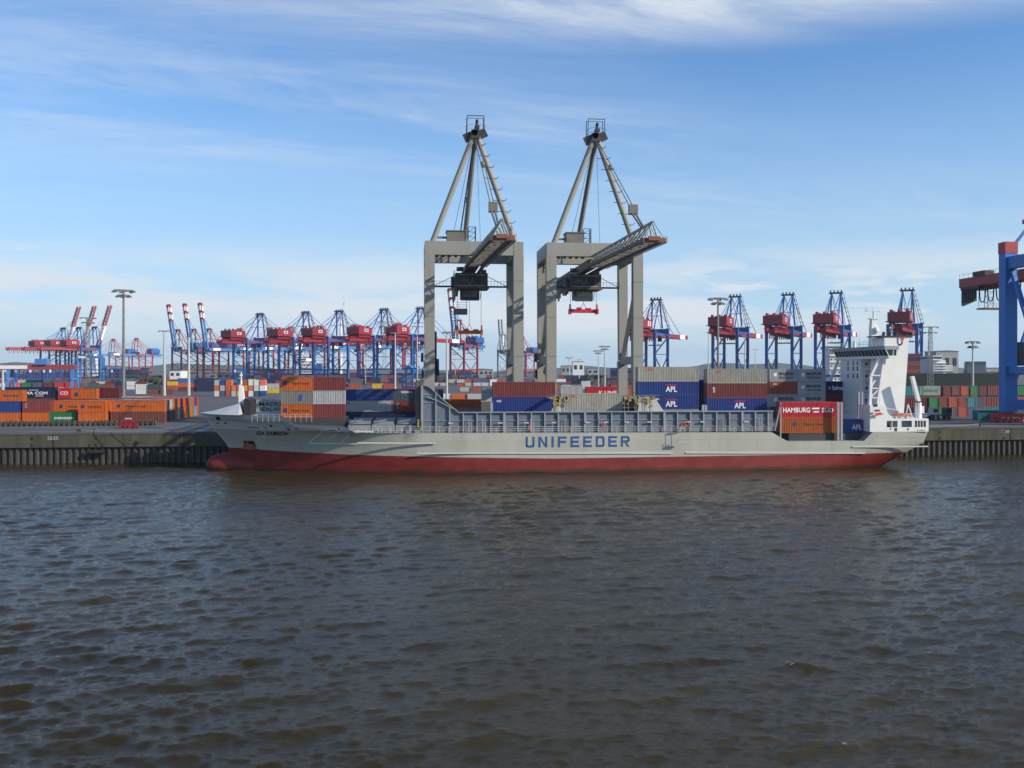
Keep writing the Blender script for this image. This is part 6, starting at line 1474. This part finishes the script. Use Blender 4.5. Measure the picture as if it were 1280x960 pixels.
s4 = far_ship(534, 606, 1120, 'navyhull', 8, 'dark ship seen between the legs of the left grey crane'); add_cargo(*s4, .05, .95, 4, DARKS)
s5 = far_ship(-20, 130, 1560, 'navyhull', 8, 'ship with tall white superstructure behind the cranes at far left', (.80, 34, 42)); add_cargo(*s5, .1, .75, 3, DARKS)
s6 = far_ship(760, 900, 960, 'greenhull', 8, 'dark ship with white house behind the right grey crane', (.46, 16, 19)); add_cargo(*s6, .02, .42, 5, ['blue', 'slate', 'navy', 'dark grey'])
s7 = far_ship(930, 1064, 860, 'navyhull', 8, 'ship with tall white superstructure behind the radar mast and bridge', (.76, 18, 37)); add_cargo(*s7, .3, .74, 4, ['maroon', 'dark grey', 'slate'])
s8 = far_ship(1120, 1262, 640, 'greenhull', 16.5, 'large dark green ship moored beyond the right yard', (.27, 8, 25)); add_cargo(*s8, .55, .72, 3, ['slate', 'dark green', 'grey']); add_cargo(*s8, .0, .24, 5, ['maroon', 'slate', 'navy', 'rust red'])
def mass_row(px0, px1, z, tiers, pal_, prob=.9):
    n = int((px1 - px0) / ((L20 + .5) * F_PX / z))
    for i in range(n):
        p = cpx(px0 + i * (L20 + .5) * F_PX / z, z)
        if random.random() > prob: continue
        L_ = L20 if random.random() < .6 else L40
        for t in range(random.choice((tiers, tiers, max(1, tiers - 1)))):
            STUFF.setdefault(random.choice(pal_), MB()).box(p.x, p.x + L_, p.y + random.uniform(-.3, .3), p.y + 2.4, GND + t * 2.6, GND + t * 2.6 + 2.58)
DK = ['navy', 'maroon', 'slate', 'dark grey', 'brown', 'navy', 'slate', 'rust red']
for a in ((300, 440, 690, 2, P4), (690, 800, 640, 2, ['maroon', 'navy', 'grey', 'slate', 'brick red', 'maroon']), (0, 130, 900, 2, P3), (0, 120, 720, 2, P3 + DK), (130, 300, 760, 2, DK + P4), (300, 530, 900, 3, DK), (300, 530, 800, 2, DK + P4),
          (540, 620, 930, 3, DK), (540, 640, 760, 2, ['white', 'grey', 'beige', 'brick red', 'slate']), (545, 620, 400, 1, ['white', 'pale grey', 'grey', 'orange']), (690, 800, 900, 3, DK), (640, 700, 800, 2, ['white', 'grey', 'slate', 'brick red']), (1130, 1260, 430, 2, DK), (120, 230, 620, 2, P4), (800, 1100, 620, 2, DK)):
    mass_row(*a)
allb = MB(); mats = []
for i, (cc, bmb) in enumerate(STUFF.items()):
    allb.add(bmb.v, bmb.f, i); mats.append(paint('cargo_' + cc.replace(' ', '_'), CC[cc], .6, .15, .05))
tag(allb.build('far_cargo', mats), 'mass of small stacked containers in the far yard and on the far ships', 'cargo', None, 'stuff')
def building(px0, px1, z, h, mat, label, roof='steel', zg=GND, dep=25):
    pa, pb = cpx(px0, z), cpx(px1, z); L_ = (pb - pa).length; r = empty('building', (pa.x, pa.y, zg), -YAW); tag(r, label, 'building')
    def part(nm, b_, mt): o_ = b_.build(nm, M[mt], None, (0, 0, 0)); o_.parent = r
    b = MB(); b.box(0, L_, 0, dep, 0, h); part('wall', b, mat); b = MB(); b.prism([(-.5, h + .003), (L_ + .5, h + .003), (L_ + .5, h + .5), (L_ / 2, h + .5 + L_ * .03), (-.5, h + .5)], -.5, dep + .5); part('roof', b, roof)
    b = MB(); n = max(2, int(L_ / 6))
    for i in range(n): b.box((i + .2) * L_ / n, (i + .75) * L_ / n, -.06, -.01, h * .55, h * .8)
    for w_ in b.build_each('window', M['glass'], None): w_.parent = r; w_.location = (0, 0, 0)
for a in ((212, 226, 1000, 12, 'white', 'small white building at the foot of the red legged cranes at left'), (262, 296, 1050, 9, 'build', 'grey low shed behind the lit container ends'), (588, 616, 1300, 14, 'build', 'pale low terminal building right of the red crane between the left crane legs'),
          (702, 718, 1500, 20, 'build', 'grey block far off inside the right grey crane, left of the white one'), (716, 730, 1450, 26, 'white', 'bright white far building inside the right grey crane'), (734, 748, 1500, 16, 'build', 'grey far building right of the bright white one'),
          (1170, 1198, 900, 30, 'build', 'grey warehouse rising above the dark green ship at right'), (1228, 1262, 1000, 14, 'build', 'long low grey building above the ship near the blue crane')):
    far = a[2] > 1100; building(*a[:5], a[5], zg=GND - (.6 if far else 0))
def tree(px, z, h, w, lab):
    p = cpx(px, z); r = empty('tree', (p.x, p.y, GND)); tag(r, lab, 'tree', 'trees beyond the yard')
    b = MB(); b.tube((p.x, p.y, GND), (p.x, p.y, GND + h * .5), .35, 7, .15)
    for i in range(5): a = random.uniform(0, 6.28); b.tube((p.x, p.y, GND + h * (.25 + .05 * i)), (p.x + w * .3 * math.cos(a), p.y + w * .3 * math.sin(a), GND + h * (.55 + .06 * i)), .14, 5, .05)
    b.build('trunk', M['bark'], r)
    b = MB(); cl = [(random.gauss(0, w * .26), random.gauss(0, w * .26), h * random.uniform(.35, .9), random.uniform(.8, 1.7)) for _ in range(22)]
    for cx_, cy_, cz_, cr_ in cl:
        for _ in range(60):
            d = Vector((random.gauss(0, 1), random.gauss(0, 1), random.gauss(0, .8))).normalized() * cr_ * random.uniform(.4, 1.1); q = Vector((p.x + cx_, p.y + cy_, GND + cz_)) + d
            u = Vector((random.gauss(0, 1), random.gauss(0, 1), random.gauss(0, 1))).normalized() * .38; v = u.orthogonal().normalized() * .26; b.add([q - u, q + v, q + u, q - v], [(0, 1, 2, 3)])
    b.build('crown', M['leaf'], r)
for i, (px, z, h, w) in enumerate(((181, 760, 7, 8), (190, 770, 8, 9), (199, 760, 6.5, 8), (206, 780, 6, 7), (740, 1000, 9, 12), (733, 1010, 7, 10))):
    tree(px, z, h, w, ['dark green tree left of four behind the left yard', 'dark green tree second from left, tallest of four behind the left yard', 'dark green tree third from left behind the left yard', 'dark green tree rightmost of four behind the left yard', 'dark tree inside the right grey crane, right of two', 'dark tree inside the right grey crane, left of two'][i])

# ------------------------------------------------------------------ left quay apron details
x0, x1 = at(-30, HOR, 221).x, at(192, HOR, 221).x
b = MB(); b.box(x0, x1, 222.3, 222.6, GND, GND + .9); bar_ = empty('ribbed_barrier', ((x0 + x1) / 2, 222, GND)); tag(bar_, 'long low barrier of pale ribs and dark gaps along the left quay', 'barrier')
b.build('backing', M['dark'], bar_); b = MB(); x = x0; random.seed(4)
while x < x1: b.box(x, x + .5, 221.6, 222.29, GND, GND + 1.15 + random.uniform(-.08, .12)); x += 1.12
b.build_each('rib', M['oldcon'], bar_); b = MB(); x = x0
while x < x1: b.ball((x + .81, 222.0, GND + .55), .26, .3, .42, 7, 5); x += 1.12
b.build_each('roller', M['brownplate'], bar_)
p = at(161, HOR, 212); rbg = empty('rail_trolley', (p.x, 212, GND)); tag(rbg, 'red rail trolley with pale top standing on the left quay', 'trolley')
b = MB(); b.box(p.x - 1.9, p.x + 1.9, 211.4, 212.6, GND + .6, GND + 1.1); b.box(p.x - .9, p.x + .9, 211.5, 212.5, GND + 1.103, GND + 1.7); b.bar((p.x - 1.8, 211.7, GND + 1.1), (p.x - .6, 211.7, GND + 1.6), .18); b.bar((p.x + 1.8, 211.7, GND + 1.1), (p.x + .6, 211.7, GND + 1.6), .18); b.build('frame', M['stsred'], rbg)
b = MB(); b.box(p.x - .7, p.x + .5, 211.6, 212.4, GND + 1.9, GND + 2.15); b.box(p.x - .15, p.x + .1, 211.9, 212.1, GND + 1.703, GND + 1.898); b.build('top_plate', M['lightcon'], rbg)
for dx_ in (-1.5, -.5, .5, 1.5): b = MB(); b.tube((p.x + dx_, 211.2, GND + .45), (p.x + dx_, 212.8, GND + .45), .44, 12); b.build('wheel', M['stsred'], rbg)

# ------------------------------------------------------------------ the air between
m = bpy.data.materials.new('thin_haze'); m.use_nodes = True; nt = m.node_tree; nt.nodes.clear()
vp = nt.nodes.new('ShaderNodeVolumePrincipled'); vp.inputs['Color'].default_value = (0.86, 0.92, 1.0, 1); vp.inputs['Density'].default_value = 0.00006; vp.inputs['Anisotropy'].default_value = 0.2
om = nt.nodes.new('ShaderNodeOutputMaterial'); nt.links.new(vp.outputs[0], om.inputs['Volume'])
tag(MB().box(-7400, 7400, -700, 7300, -11.2, 165).build('haze', m), kind='stuff')

# thin mooring lines from the bow and stern to the quay
def rope(p, q, sag, lab):
    p = Vector(p); q = Vector(q); P = []
    for i in range(15): t = i / 14; v = p.lerp(q, t); v.z -= sag * 4 * t * (1 - t); P.append(v)
    r = MB().path(P, .045, 5).build('mooring_line', M['lightcon'], None, tuple(q)); tag(r, lab, 'rope', 'mooring lines of the ship')
rope((-36.9, YC + 3.2, 9.0), (X(100, 197.9), 197.9, GND + .6), 1.2, 'thin mooring line running from the bow far along the left quay')
rope((-35.0, YC + 4.6, 9.0), (X(118, 197.9), 197.9, GND + .6), .8, 'thin mooring line from the bow to the single bollard on the left quay')
rope((XE - .4, 193.0, 7.6), (X(1225, 197.9), 197.9, GND + .6), .7, 'thin mooring line from the stern to a bollard near the blue crane')
